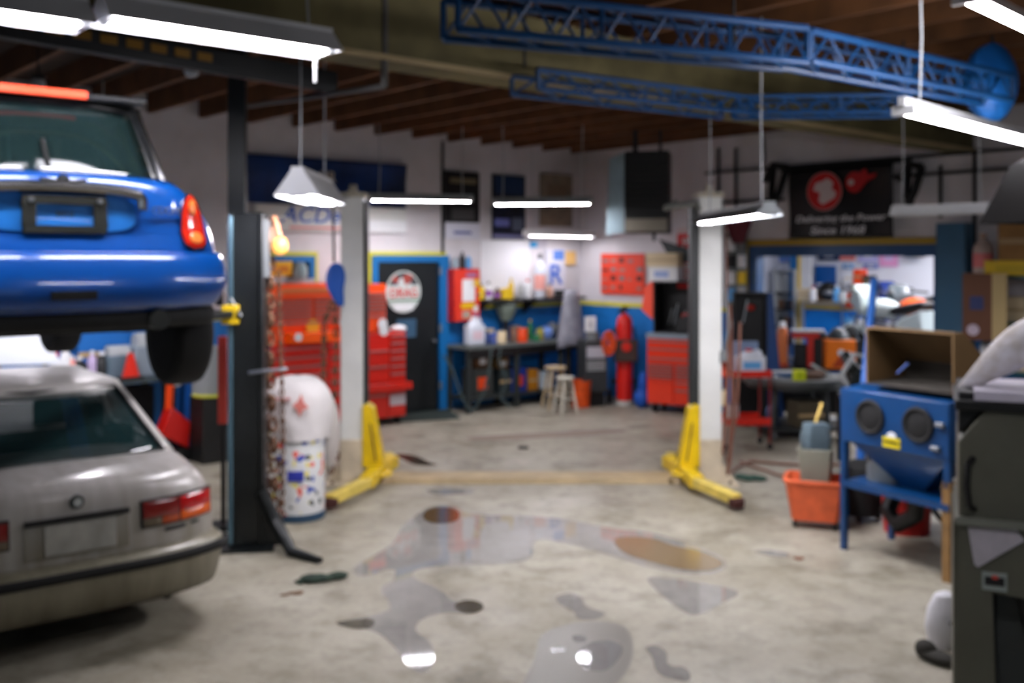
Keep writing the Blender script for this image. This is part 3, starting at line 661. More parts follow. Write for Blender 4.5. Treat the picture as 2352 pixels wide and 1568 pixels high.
q = MB(); xb = xw(1652); q.tube([(xb+.03, -.03, 1.2), (xb+.08, -.06, 1.5), (xb+.04, -.04, 1.9), (xb+.03, 0, 2.7)], .012); q.box(xb, xb+.06, -.06, .0, 1.16, 1.26); q.obj('control_cable', GREY, WL)
# ================================================================ fluorescent lamps
def tube_mat(k=1.0):
    return mat('tube_light_%d' % int(k*100), (252, 248, 255), .5, emit=TUBE*k)
HOOD = paint((214, 216, 218), .4); HOODG = paint((120, 126, 128), .45)
def lamp(label, a, b, hood=HOOD, wd=.16, k=1.0, twin=True, cords=True, ztop=None, group=None, tubes=True, hh=.05):
    a, b = Vector(a), Vector(b); c = (a+b)/2; d = b-a; L = d.length; ang = math.atan2(d.y, d.x)
    r = thing('fluorescent_lamp', label, 'lamp', c, ang, group)
    q = MB(); h = L/2; t = .004
    for s_ in ((-1, 1) if wd > .08 else ()):
        q.prism([(s_*.035, hh), (s_*.04, hh+.002), (s_*wd/2, -.012), (s_*(wd/2-.006), -.016)], -h, h, 'x')
    bw = .04 if wd > .08 else .018; q.box(-h, h, -bw, bw, hh-.02, hh+.025)
    for e in ((-1, 1) if wd > .08 else ()): q.prism([(-.04, hh), (.04, hh), (wd/2, -.012), (-wd/2, -.012)], e*h-.003, e*h+.003, 'x')
    q.obj('hood', hood, r)
    if tubes:
        for s_ in ((-1, 1) if twin else (0,)):
            q = MB(); q.cyl((-h+.04, s_*.035, .0), (h-.04, s_*.035, .0), .0135 if twin else .019, n=10); q.obj('tube', tube_mat(k if twin else k*.9), r)
    for e in (-1, 1):
        q = MB(); q.box(e*(h-.03)-.012, e*(h-.03)+.012, -.06, .06, -.02, .03); q.obj('socket', WHITE, r)
    if cords:
        zt = (ztop or ZJ)-c.z
        for e in (-1, 1):
            q = MB(); q.tube([(e*h*.8, 0, .075), (e*h*.78, 0, zt*.5), (e*h*.8, 0, zt)], .006); q.obj('cord', LGREY, r)
    return r
l = lamp('large hooded tube lamp over the blue car, lit, nearest of the upper row', P(228, 52, 4.62), P(756, 112, 5.4), wd=.30, twin=False, hood=HOOD, hh=.10)
q = MB(); q.cyl((.52, 0, -.02), (.52, 0, -.17), .008); q.obj('pull_cord', WHITE, l)
lamp('second hooded tube lamp continuing left beyond the edge above the blue car', P(228, 52, 4.62)-(P(756, 112, 5.4)-P(228, 52, 4.62)).normalized()*1.3, P(228, 52, 4.62)-(P(756, 112, 5.4)-P(228, 52, 4.62)).normalized()*.06, wd=.30, twin=False, k=.8, hh=.10)
lamp('white lamp seen end on, hanging in front of the blue banner', P(682, 450, 6.4), P(752, 461, 7.5), wd=.30, ztop=3.78, k=1.3, hh=.15)
lamp('slim dark strip lamp beside the left white post', P(846, 457, 12.2), P(1086, 461, 12.5), hood=HOODG, wd=.10, twin=False, k=1.9)
lamp('slim lit strip lamp in front of the dark blue poster', P(1132, 464, 12.5), P(1362, 469, 12.3), hood=HOODG, wd=.12, twin=False, k=2.2)
lamp('thin tube lamp low on the back wall above the bench', WA(1205, .5, 2.48), WA(1362, .5, 2.46), hood=WHITE, wd=.10, twin=False, k=.45)
lamp('hooded lamp hanging at the top of the right white post', P(1618, 506, 8.3), P(1768, 492, 6.6), hood=HOODG, wd=.2, k=2.0)
lamp('unlit pale strip lamp right of the black banner', P(2052, 488, 8.8), P(2275, 490, 8.2), hood=HOOD, wd=.16, tubes=False)
lamp('long bright tube lamp at the right edge under the blue drum', P(2070, 258, 5.2), P(2400, 335, 6.9), hood=HOOD, wd=.07, twin=False, k=.6)
lamp('bright bare tube lamp in the upper right corner under the joists', P(2212, 0, 4.5), P(2400, 82, 5.3), hood=HOOD, wd=.07, twin=False, k=1.2)
# unseen tube lamp added overhead to brighten the near floor and cabinet
for (x, y, z, dx, dy, lb) in ((1.3, 2.4, 3.3, 1, .3, 'added hooded tube lamp out of view above the near floor'),):
    lamp(lb, (x-dx*.6, y-dy*.6, z), (x+dx*.6, y+dy*.6, z), wd=.2, k=.5)
lamp('added hooded tube lamp over the left bay, unseen behind the raised blue car', (-4.6, 8.6, 2.5), (-3.7, 9.3, 2.5), wd=.2, k=2.0)  # hidden lamp added to light the dark bench under the car
# back room lamps
for i, (t, o) in enumerate(((OT0+.3, 1.5), (OT0+1.9, 1.6), (OT0+1.0, 3.2))):
    b0 = C+uB*t+nR*o; lamp(('left', 'right', 'rear')[i]+' ceiling tube lamp in the back room behind the wide opening', (b0.x, b0.y, 2.86), (b0.x+.9, b0.y-.8, 2.86), wd=.16, k=1.7, ztop=3.0)
# bulbs
for (px, py, d, lb) in ((440, 160, 7.5, 'small round white bulb fitting under the dark joists left of the black column'), (88, 192, 7.8, 'small pale bulb fitting just above the blue car roof')):
    p = P(px, py, d); r = thing('ceiling_bulb', lb, 'lamp', p)
    q = MB(); q.lathe([(0, -.06), (.04, -.05), (.055, -.02), (.05, .02), (.02, .04), (0, .04)]); q.obj('bulb', paint((210, 220, 226), .3), r)
    q = MB(); q.lathe([(.022, .035), (.06, .045), (.06, .06), (0, .06)]); q.cyl((0, 0, .06), (0, 0, ZJ-p.z), .008); q.obj('fitting', DARK, r)
# ================================================================ blue lattice booms
TB = mat('truss_blue', (6, 66, 116), .4, var=.1, scale=4)
def truss(root, nm, a, b, hgt, wd, n, lat=.009, ch=.022, ha=None):
    a, b = Vector(a), Vector(b); d = (b-a).normalized(); s = Vector((0, 0, 1)).cross(d).normalized(); ha = ha or hgt
    def pt(t, i, j): return a.lerp(b, t)+s*(wd/2*i)+Vector((0, 0, 1))*((ha+(hgt-ha)*t)/2*j)
    q = MB()
    for i in (-1, 1):
        for j in (-1, 1): q.cyl(pt(0, i, j), pt(1, i, j), ch, n=8)
    o = q.obj('chords', TB, root)
    q = MB()
    for k in range(n):
        t0, t1 = k/n, (k+1)/n; tm = (t0+t1)/2
        for i in (-1, 1):
            q.cyl(pt(t0, i, -1), pt(tm, i, 1), lat, n=5); q.cyl(pt(tm, i, 1), pt(t1, i, -1), lat, n=5)
        for j in (-1, 1): q.cyl(pt(t0, -1, j), pt(t1, 1, j), lat, n=5)
        if k % 3 == 0:
            for i in (-1, 1): q.cyl(pt(t0, i, -1), pt(t0, i, 1), lat*1.5, n=5)
    for i in (-1, 1): q.cyl(pt(0, i, -1), pt(0, i, 1), lat*2, n=6); q.cyl(pt(1, i, -1), pt(1, i, 1), lat*2, n=6)
    q.obj('lattice', TB, root)
a = P(1035, 48, 4.9); b = P(1825, 120, 5.7); c = P(2290, 215, 7.1); zc_ = 3.34
a.z = b.z = c.z = zc_
r = thing('lattice_boom', 'long blue lattice boom hung across the ceiling, nearer of the two', 'boom', a); a0 = a.copy()
truss(r, 'boom', a-a0, b-a0, .19, .22, 8); truss(r, 'boom', b-a0, c-a0, .17, .22, 7)
for t in (.15, .8):
    p = a.lerp(b, t)-a0; q = MB(); q.cyl(p, (p.x, p.y, ZJ-zc_), .008); q.obj('hanger_rod', DARK, r)
a = P(1205, 196, 6.5); b = P(1690, 232, 7.6); c = P(2075, 226, 7.5); a.z = b.z = c.z = 3.29; a0 = a.copy()
r = thing('lattice_boom', 'second blue lattice boom lying behind and below the nearer one', 'boom', a)
truss(r, 'boom', a-a0, b-a0, .12, .3, 5, ch=.016); truss(r, 'boom', b-a0, c-a0, .12, .3, 5, ch=.016)
q = MB(); q.cyl((0, 0, .1), (0, 0, ZJ-3.29), .01); p = c-a0; q.cyl((p.x, p.y, .1), (p.x, p.y, ZJ-3.29), .01); q.obj('hanger_rod', DARK, r)
p = P(2284, 188, 7.3); r = thing('round_drum', 'big round bright blue drum hanging at the end of the lattice boom', 'drum', p, .3)
q = MB(); q.lathe([(0, -.10), (.08, -.10), (.20, -.06), (.255, 0), (.25, .07), (.21, .13), (.1, .16), (0, .16)], ax='y', n=36, sy=1.); o_ = q.obj('drum_body', mat('drum_blue', (22, 108, 190), .5), r); o_.scale = (.82, 1, 1.12)
q = MB(); q.cyl((0, .02, .2), (0, .02, ZJ-p.z), .012); q.obj('hanger_rod', DARK, r)
# ================================================================ wall hangings
def board(name, label, cat, W, rz, px0, px1, py0, py1, m, off=.03, th=.012, mat_edge=None):
    c, wd, h = frame(W, px0, px1, py0, py1, off); r = thing(name, label, cat, c, rz)
    q = MB(); q.box(-wd/2, wd/2, -th/2, th/2, 0, h); q.obj('sheet', m, r)
    return r, wd, h
def cloth(name, label, cat, W, rz, px0, px1, py0, py1, m, off=.08, amp=.02):
    c, wd, h = frame(W, px0, px1, py0, py1, off); r = thing(name, label, cat, c, rz)
    q = MB(); q.sheet(lambda a, b: Vector(((a-.5)*wd, amp*math.sin(a*9+b*2)*(1.2-b)+amp*.5*math.sin(b*7+a*4), b*h)), 30, 14); q.obj('cloth', m, r, solid=.006); return r, wd, h
def pic(root, x0, x1, z0, z1, m, nm='print_panel', y=-.008): q = MB(); q.box(x0, x1, y-.003, y+.003, z0, z1); return q.obj(nm, m, root)
r, wd, h = cloth('banner', 'dark blue cloth banner high on the back wall behind the hanging lamp', 'banner', WA, RA, 566, 932, 366, 472, mat('banner_blue', (8, 54, 120), .6, rgb2=(10, 34, 70), scale=1.6), amp=.03)
text('AIR', .20, paint((170, 166, 156), .6), r, (-.04*wd, -.045, .60*h), sx=.9); text('GM', .14, paint((190, 190, 180), .6), r, (.1*wd, -.045, .16*h), sx=1.2)
r, wd, h = board('banner', 'white banner with blue slanted lettering and a red underline on the back wall', 'banner', WA, RA, 585, 932, 474, 532, paint((206, 208, 204), .6), off=.06)
text('ACDelco', .28, paint((28, 78, 170), .5), r, (-.07*wd, -.012, .60*h), shear=.25, sx=1.15)
pic(r, -.29*wd, .06*wd, .10*h, .18*h, paint((200, 70, 70), .5), 'underline'); pic(r, .2*wd, .5*wd, .0, .5*h, paint((222, 224, 226), .5), 'corner_panel', -.0075)
r, wd, h = board('poster', 'tall black and white poster left of the blue poster on the back wall', 'poster', WA, RA, 1021, 1101, 394, 548, paint((20, 20, 20), .5))
pic(r, -.5*wd, .5*wd, .0, .24*h, paint((206, 208, 220), .5)); pic(r, -.36*wd, .4*wd, .82*h, .9*h, paint((120, 110, 84), .5), 'title_bar'); pic(r, -.3*wd, .34*wd, .28*h, .45*h, paint((74, 74, 74), .5), 'machine_print')
pic(r, -.25*wd, .25*wd, .07*h, .11*h, paint((80, 90, 160), .5), 'caption', -.013)
r, wd, h = board('poster', 'dark blue poster with a glossy night scene above the bench', 'poster', WA, RA, 1130, 1206, 402, 550, mat('poster_night', (18, 28, 56), .3, rgb2=(10, 14, 24), scale=6))
pic(r, -.42*wd, .42*wd, .70*h, .97*h, paint((16, 46, 82), .4)); pic(r, -.42*wd, 0, .2*h, .32*h, paint((110, 120, 190), .4), 'highlight_print'); pic(r, .1*wd, .42*wd, .14*h, .34*h, paint((90, 100, 120), .4), 'side_print'); pic(r, -.48*wd, .48*wd, .03*h, .08*h, paint((120, 120, 170), .4), 'caption')
r, wd, h = board('poster', 'faded tan paper poster right of the dark blue poster', 'poster', WA, RA, 1240, 1314, 400, 520, mat('poster_tan', (150, 134, 112), .7, rgb2=(120, 110, 96), scale=5)); pic(r, -.3*wd, .3*wd, .5*h, .8*h, paint((128, 106, 84), .7))
r, wd, h = board('poster', 'white poster with a large blue letter R above the shelf', 'poster', WA, RA, 1252, 1298, 572, 675, paint((206, 206, 216), .6), off=.04)
text('R', h*.62, paint((44, 96, 196), .5), r, (0, -.012, .42*h), sx=1.1); pic(r, -.1*wd, .42*wd, .76*h, .97*h, paint((90, 130, 205), .5))
r, wd, h = board('notice_sheet', 'small yellow note pinned beside the letter poster', 'paper', WA, RA, 1297, 1322, 577, 608, paint((222, 180, 110), .7), off=.04)
r, wd, h = board('notice_sheet', 'small paper with a light blue corner pinned above the white tube', 'paper', WA, RA, 1217, 1256, 546, 568, paint((190, 186, 196), .7), off=.03); pic(r, -.5*wd, -.1*wd, .0, .6*h, paint((50, 150, 205), .6))
r, wd, h = board('whiteboard', 'big blank white panel on the back wall above the shelf', 'board', WA, RA, 1104, 1216, 552, 676, paint((232, 232, 236), .35), off=.012, th=.01)
r, wd, h = board('poster', 'orange red tool chart with rows of grey tools on the right wall', 'poster', WB, RB, 1381, 1480, 582, 676, paint((222, 62, 34), .5), off=.04)
random.seed(3)
for i in range(5):
    for j in range(4):
        if random.random() < .85:
            x = (-.40+i*.2)*wd; z = (.12+j*.22)*h; q = MB(); q.box(x-.06*wd, x+random.uniform(.0, .08)*wd, -.011, -.007, z, z+random.uniform(.04, .12)*h); q.obj('tool_print', [GREY, paint((150, 120, 112), .6), DARK][(i+j) % 3], r)
r, wd, h = board('sign_board', 'tall narrow red sign beside the black strip of the right white post', 'sign', WB, RB, 1556, 1597, 522, 662, paint((196, 34, 34), .5), off=.25)
text('SERVICE', .17, WHITE, r, (.05*wd, -.012, .47*h), rot=(PI/2, -PI/2, 0)); pic(r, -.5*wd, .5*wd, .9*h, h, paint((210, 190, 190), .5))
# black banner with the red emblem
r, wd, h = cloth('banner', 'black cloth banner with a red round emblem and white lettering over the opening', 'banner', WB, RB, 1812, 2052, 382, 546, mat('banner_black', (14, 16, 18), .5), off=.16, amp=.025)
q = MB(); q.lathe([(0, -.004), (h*.275, -.004), (h*.275, .004), (0, .004)], (-.12*wd, -.05, .66*h), ax='y', n=36); em = q.obj('emblem_rim', paint((200, 150, 150), .5), r)
q = MB(); q.lathe([(0, -.004), (h*.262, -.004), (h*.262, .004), (0, .004)], (-.12*wd, -.053, .66*h), ax='y', n=36); q.obj('emblem_disc', paint((190, 26, 28), .5), r)
q = MB(); q.prism([(x*h-.12*wd, z*h+.66*h) for x, z in ((-.17, .02), (-.13, .12), (-.02, .14), (.05, .18), (.14, .12), (.12, .02), (.19, -.02), (.17, -.10), (-.02, -.19), (-.08, -.14), (-.06, -.02))], -.062, -.055); q.obj('emblem_print', paint((205, 190, 190), .5), r)
q = MB(); pts = [(math.cos(a)*.15, math.sin(a)*.16) for a in [math.radians(x) for x in range(60, 320, 20)]]+[(.2, .0), (.33, .06), (.36, .12), (.22, .10), (.18, .2), (.1, .15)]
q.prism([(x*h*.9+.17*wd, z*h*.9+.76*h) for x, z in pts], -.056, -.048); q.obj('flame_emblem', paint((180, 26, 30), .5), r)
q = MB(); q.lathe([(0, -.003), (h*.04, -.003), (h*.04, .003), (0, .003)], (.14*wd, -.06, .76*h), ax='y', n=18); q.obj('emblem_eye', paint((190, 190, 190), .5), r)
text('Delivering the Power', .115, paint((210, 210, 214), .5), r, (.02*wd, -.05, .27*h), shear=.2, sx=1.22)
text('Since 1968', .135, paint((210, 210, 214), .5), r, (.0, -.05, .10*h), shear=.2, sx=1.25)
q = MB(); q.cyl((-wd/2-.15, .04, h+.01), (wd/2+.2, .04, h+.01), .02); q.obj('hanging_rail', DARK, r)
# black wall brackets beside it
for (px, py0, py1, lb) in ((1782, 378, 470, 'black folded wall bracket left of the black banner'), (2092, 376, 470, 'black folded wall bracket right of the black banner')):
    c, wd, h = frame(WB, px-26, px+26, py0, py1, .1); r = thing('wall_bracket', lb, 'bracket', c, RB)
    for nm, pts in (('arm', [(-wd/2, 0, h*.6), (-wd*.1, 0, h), (wd/2, 0, h*.9)]), ('arm', [(-wd*.1, 0, h), (0, -.1, .1), (wd*.2, -.1, .0)]), ('brace', [(wd/2, 0, h*.9), (wd*.35, -.1, h*.3), (wd*.05, -.1, .0)])):
        q = MB(); q.tube(pts, .045); q.obj(nm, BLACK, r)
p = WB(1694, .3); c = Vector((p.x, p.y, zy(p, 558))); r = thing('cloth_bundle', 'dark maroon cloth hanging behind the top of the right white post', 'cloth', c, RB)
q = MB(); q.sheet(lambda a, b: Vector(((a-.5)*.45*(.35+.65*b), .03*math.sin(a*8), b*.32)), 10, 6); q.obj('drape', paint((96, 34, 44), .8), r, solid=.02)
# ================================================================ ceiling heater
p = P(1482, 535, 12.6); s = p.y/F; r = thing('unit_heater', 'black louvred unit heater with a bare metal duct hung near the corner', 'heater', p, math.radians(-14))
q = MB(); q.box(-.26, .29, 0, .45, .0, 1.04); q.obj('casing', paint((20, 22, 22), .5), r, bevel=.01)
for i in range(9):
    q = MB(); q.bar((-.24, -.015, .24+i*.075), (.27, -.015, .24+i*.075), .03, .008, up=(0, -.6, 1)); q.obj('louvre', paint((34, 36, 36), .4), r)
q = MB(); q.box(-.25, .28, -.02, .0, .02, .18); q.obj('lower_panel', paint((110, 104, 92), .5), r)
q = MB(); q.prism([(-.27, .0), (-.27, 1.02), (-.46, .96), (-.50, -.02)], .02, .43, 'y'); q.obj('duct_side', mat('galvanised', (150, 170, 178), .35, .5, var=.15, scale=5), r)
for x in (-.15, .17):
    q = MB(); q.cyl((x, .2, .94), (x, .2, ZJ-p.z), .035 if x < 0 else .02); q.obj('flue_pipe' if x < 0 else 'hanger_rod', DARK, r)
q = MB(); q.cyl((.1, .1, 0), (.1, .1, -.1), .02); q.obj('gas_valve', DARK, r)
# ================================================================ tool chests
TR = mat('chest_red', (206, 34, 20), .3, coat=.5); TO = mat('chest_orange', (238, 76, 10), .35, coat=.3); TRM = paint((170, 120, 118), .3, .4)
def drawers(root, x0, x1, z0, z1, n, m, y=-.02, gap=.008, hnd=TRM, ratio=None):
    hs = ratio or [1]*n; T = sum(hs); z = z0
    for i in range(n):
        hh = (z1-z0)*hs[i]/T
        q = MB(); q.box(x0+gap, x1-gap, y, y+.03, z+gap*.6, z+hh-gap*.6); d = q.obj('drawer', m, root, bevel=.003)
        q = MB(); q.box(x0+gap*2, x1-gap*2, y-.014, y, z+hh-gap-min(.022, hh*.35), z+hh-gap); q.obj('handle', hnd, d)
        z += hh
def onA(px, off, z=0.): return WA(px, off, z)
# large orange top chest and red roller cabinet
a, b = onA(598, .65), onA(838, .65); c = (a+b)/2; wd = (b-a).length; c.z = 0
r = thing('roller_cabinet', 'large red roller tool cabinet behind the left white post', 'tool cabinet', c, RA)
zt = zy(c, 788)
q = MB(); q.box(-wd/2+.15, wd/2, 0, .55, .12, zt); q.obj('body', TR, r, bevel=.006)
drawers(r, -wd/2+.17, wd*.12, .2, zt-.03, 8, TR); drawers(r, wd*.13, wd/2-.02, .2, zt-.03, 6, TR)
for x in (-wd/2+.25, wd/2-.15):
    for y in (.08, .45):
        q = MB(); q.lathe([(0, -.02), (.06, -.02), (.06, .02), (0, .02)], (x, y, .06), ax='x', n=14); q.obj('caster', RUBBER, r)
zc2 = zy(c, 650)
r2 = thing('top_chest', 'orange topped tool chest with many thin drawers standing on the red roller cabinet', 'tool chest', (c.x, c.y, zt), RA); hh = zc2-zt
q = MB(); q.box(-wd/2, wd/2, .02, .5, 0, hh-.17); q.prism([(-.03, hh-.17), (.5, hh-.17), (.5, hh), (.02, hh)], -wd/2, wd/2, 'x'); q.obj('body', TO, r2, bevel=.006)
PK = paint((216, 84, 44), .4)
drawers(r2, -wd/2+.02, -wd*.02, .28, hh-.19, 7, PK, y=0); drawers(r2, -wd*.01, wd/2-.02, .28, hh-.19, 5, PK, y=0)
drawers(r2, -wd/2+.02, wd/2-.02, .18, .27, 1, TO, y=0)
q = MB(); q.box(-wd*.28, wd*.18, -.16, .1, .02, .14); q.obj('open_drawer', mat('chest_bright_orange', (255, 92, 6), .35), r2, bevel=.008)
q = MB(); q.box(-wd*.32, wd*.22, -.035, -.025, hh-.11, hh-.06); q.obj('name_strip', paint((200, 110, 60), .4), r2)
for x, z, m_, w__ in ((-.02, .2, paint((220, 160, 30), .5), .09), (.28, .24, PAPER, .06), (-.22, .1, PAPER, .05), (.62, .12, PAPER, .07)):
    q = MB(); q.lathe([(0, -.004), (w__, -.004), (w__, 0), (0, 0)], (x*wd, -.006 if z > .15 else -.17, z), ax='y', n=16); q.obj('sticker', m_, r2)
q = MB(); q.box(-.18, .18, .08, .4, 0, .05); q.obj('tray', LGREY, thing('parts_tray', 'grey metal tray on top of the orange tool chest', 'tray', onA(700, .55, zc2), RA))
# side cabinet
a, b = onA(842, .62), onA(932, .62); c = (a+b)/2; wd = (b-a).length; c.z = 0; zt = zy(c, 765)
r = thing('tool_cabinet', 'narrow red tool cabinet with pull out worktop left of the black door', 'tool cabinet', c, RA)
q = MB(); q.box(-wd/2, wd/2, 0, .52, .1, zt); q.obj('body', TR, r, bevel=.006)
zl = zy(c, 885); drawers(r, -wd/2+.01, wd*.05, zl+.06, zt-.2, 2, TR); drawers(r, wd*.06, wd/2-.01, zl+.06, zt-.02, 6, TR)
q = MB(); q.box(-wd/2-.02, wd/2+.04, -.1, .3, zl-.06, zl+.03); q.obj('worktop', TR, r, bevel=.006)
drawers(r, -wd/2+.01, wd*.02, .12, zl-.1, 1, TR); drawers(r, wd*.03, wd/2-.01, .12, zl-.1, 1, TR)
q = MB(); q.box(wd*.06, wd*.46, -.028, -.021, zl-.26, zl-.12); q.obj('label_plate', paint((190, 180, 186), .5), r)
for x in (-wd/2+.08, wd/2-.08):
    for y in (.08, .42):
        q = MB(); q.lathe([(0, -.02), (.05, -.02), (.05, .02), (0, .02)], (x, y, .05), ax='x', n=14); q.obj('caster', RUBBER, r)
cbox0 = (c.copy(), zt, wd)
r = thing('cleaning_cloth', 'white rag lying on the narrow red cabinet', 'rag', onA(915, .5, zt), RA); q = MB(); q.ball((0, 0, .04), (.12, .08, .05)); q.obj('fabric', PAPER, r)
zs_ = zy(c, 652)
r = thing('tool_chest', 'small orange red chest standing on the narrow red cabinet close to the left white post', 'tool chest', Vector((c.x, c.y, zt))+Vector((math.cos(RA), math.sin(RA), 0))*(-.12), RA); hh = zs_-zt
q = MB(); q.box(-.16, .14, .04, .45, .001, hh); q.obj('body', TO, r, bevel=.006); drawers(r, -.15, .13, .26, hh-.1, 6, PK, y=.02); drawers(r, -.15, .13, .03, .24, 1, TO, y=.02)
q = MB(); q.lathe([(0, -.004), (.07, -.004), (.07, 0), (0, 0)], (.06, .0, .12), ax='y', n=14); q.obj('sticker', PAPER, r)
# right hand chest with open hood
p = G(1538, 950); p.z = 0; s = p.y/F; rz_ = math.radians(-30)
r = thing('tool_chest', 'red tool chest with silver worktop left of the right white post', 'tool chest', p, rz_); wd = .66; zt = 2.15-(775-590)*s
q = MB(); q.box(-wd/2, wd/2, 0, .5, .12, zt-.02); q.obj('body', TO if 0 else mat('chest_vermilion', (232, 52, 14), .35, coat=.4), r, bevel=.006); V = MATS['chest_vermilion']
q = MB(); q.box(-wd/2-.01, wd/2+.01, -.02, .52, zt-.02, zt+.05); q.obj('worktop', paint((130, 140, 150), .35), r)
drawers(r, -wd/2+.01, wd/2-.01, zt-.36, zt-.04, 3, V, ratio=[.8, 1.2, 1]); drawers(r, -wd/2+.01, wd*.1, zt-.58, zt-.37, 5, paint((196, 60, 44), .4)); drawers(r, wd*.12, wd/2-.01, zt-.58, zt-.37, 5, paint((196, 60, 44), .4))
drawers(r, -wd/2+.01, wd*.1, .14, zt-.6, 1, V, hnd=V); drawers(r, wd*.12, wd/2-.01, .14, zt-.6, 2, V, ratio=[2, 1])
for x in (-wd/2+.09, wd/2-.09):
    for y in (.08, .42):
        q = MB(); q.lathe([(0, -.025), (.06, -.025), (.06, .025), (0, .025)], (x, y, .06), ax='x', n=14); q.obj('caster', RUBBER, r)
hz = .72
r = thing('chest_riser', 'open black lined riser with red side flap standing on the silver topped chest', 'tool chest', Matrix.Translation(p) @ Matrix.Rotation(rz_, 4, 'Z') @ Vector((.03, .1, zt+.05)), rz_)
q = MB(); q.box(-.31, .31, .36, .38, 0, hz); q.box(-.31, .31, 0, .38, hz-.02, hz); q.box(.29, .31, 0, .38, 0, hz); q.box(-.31, -.29, 0, .38, 0, hz); q.box(-.29, .29, .0, .37, .0, .02); q.obj('shell', BLACK, r)
q = MB(); q.prism([(0, .18), (-.17, .32), (-.11, hz-.06), (0, hz)], -.02, .0, 'y'); o_ = q.obj('side_flap', mat('flap_red', (236, 84, 60), .4), r); o_.location = (-.31, 0, 0)
for x, l_ in ((-.12, .3), (-.2, .22), (.0, .2)):
    q = MB(); q.bar((x, .3, .1), (x+.06, .3, .1+l_), .02, .015); q.obj('hung_tool', STEEL, r)
r = thing('tool_case', 'small dark case with a red handle inside the black riser', 'case', Matrix.Translation(p) @ Matrix.Rotation(rz_, 4, 'Z') @ Vector((.15, .24, zt+.07)), rz_)
q = MB(); q.box(-.12, .12, -.08, .1, 0, .2); q.obj('body', DARK, r, bevel=.01); q = MB(); q.tube([(-.05, 0, .2), (-.05, 0, .24), (.05, 0, .24), (.05, 0, .2)], .012); q.obj('handle', RED, r)
bx = Matrix.Translation(p) @ Matrix.Rotation(rz_, 4, 'Z') @ Vector((-.15, .28, zt+.05+hz))
def cbox(name, label, cat, loc, rz, sx, sy, sz, m, group=None, strip=None, flaps=False):
    r = thing(name, label, cat, loc, rz, group); q = MB()
    if flaps:
        t = .008; q.box(-sx/2, sx/2, -sy/2, sy/2, 0, t); q.box(-sx/2, -sx/2+t, -sy/2, sy/2, t, sz); q.box(sx/2-t, sx/2, -sy/2, sy/2, t, sz); q.box(-sx/2+t, sx/2-t, -sy/2, -sy/2+t, t, sz); q.box(-sx/2+t, sx/2-t, sy/2-t, sy/2, t, sz)
    else: q.box(-sx/2, sx/2, -sy/2, sy/2, 0, sz)
    q.obj('box_body', m, r, bevel=.003 if not flaps else 0)
    q = MB(); q.box(-sx*.5-.001, sx*.5+.001, -sy/2-.002, -sy/2, sz*.42, sz*.55) if strip is None else q.box(-sx*.3, sx*.2, -sy/2-.003, -sy/2, sz*.25, sz*.7)
    q.obj('tape' if strip is None else 'label', strip or paint((176, 150, 110), .5), r)
    return r
cbox('storage_box', 'white box lying on top of the black riser', 'box', bx, rz_, .42, .3, .20, PAPER, strip=paint((150, 170, 215), .5))
cbox('storage_box', 'cream open box stacked on the white box over the red chest', 'box', bx+Vector((-.02, 0, .202)), rz_, .46, .3, .19, CREAM, flaps=True)
r = thing('scrap_piece', 'dark plastic scrap leaning out of the cream box', 'car part', bx+Vector((.08, .03, .25)), rz_)
q = MB(); q.prism([(-.2, .34), (.3, .18), (.3, .0), (.0, .02)], -.02, .03); q.obj('shell', paint((50, 58, 60), .5), r, bevel=.01)
# ================================================================ bench along the back wall
a, b = onA(1074, .54), onA(1296, .54); c = (a+b)/2; wd = (b-a).length; c.z = 0; BZ = zy(c, 788)
r = thing('workbench', 'long dark workbench cluttered with cans below the white panel', 'workbench', c, RA); BEN = paint((44, 50, 50), .6)
q = MB(); q.box(-wd/2, wd/2, 0, .50, BZ-.05, BZ); q.obj('bench_top', mat('bench_top', (92, 98, 96), .5, var=.2, scale=6), r, bevel=.005)
q = MB(); q.box(-wd/2+.05, wd/2-.05, .03, .49, .16, .20); q.obj('lower_shelf', BEN, r)
for x in (-wd/2+.04, 0, wd/2-.04):
    for y in (.03, .46):
        q = MB(); q.box(x-.03, x+.03, y-.03, y+.03, 0, BZ-.05); q.obj('leg', BEN, r)
q = MB(); q.box(-wd/2+.02, wd/2-.02, .0, .02, BZ-.17, BZ-.05); q.obj('apron', BLACK, r)
def localA(px, off, z): return WA(px, off, z)
# wall shelf
c_, ws, _ = frame(WA, 1100, 1330, 684, 696, .2); SZ = zy(WA(1215, .2), 684)
r = thing('wall_shelf', 'dark wall shelf crowded with bottles above the workbench', 'shelf', (c_.x, c_.y, SZ-.04), RA)
q = MB(); q.box(-ws/2, ws/2, -.15, .18, 0, .04); q.obj('board', DARK, r)
for x in (-ws/2+.1, 0, ws/2-.1): q = MB(); q.prism([(-.12, 0), (.18, 0), (.18, -.2)], x-.01, x+.01, 'x'); q.obj('bracket', DARK, r)
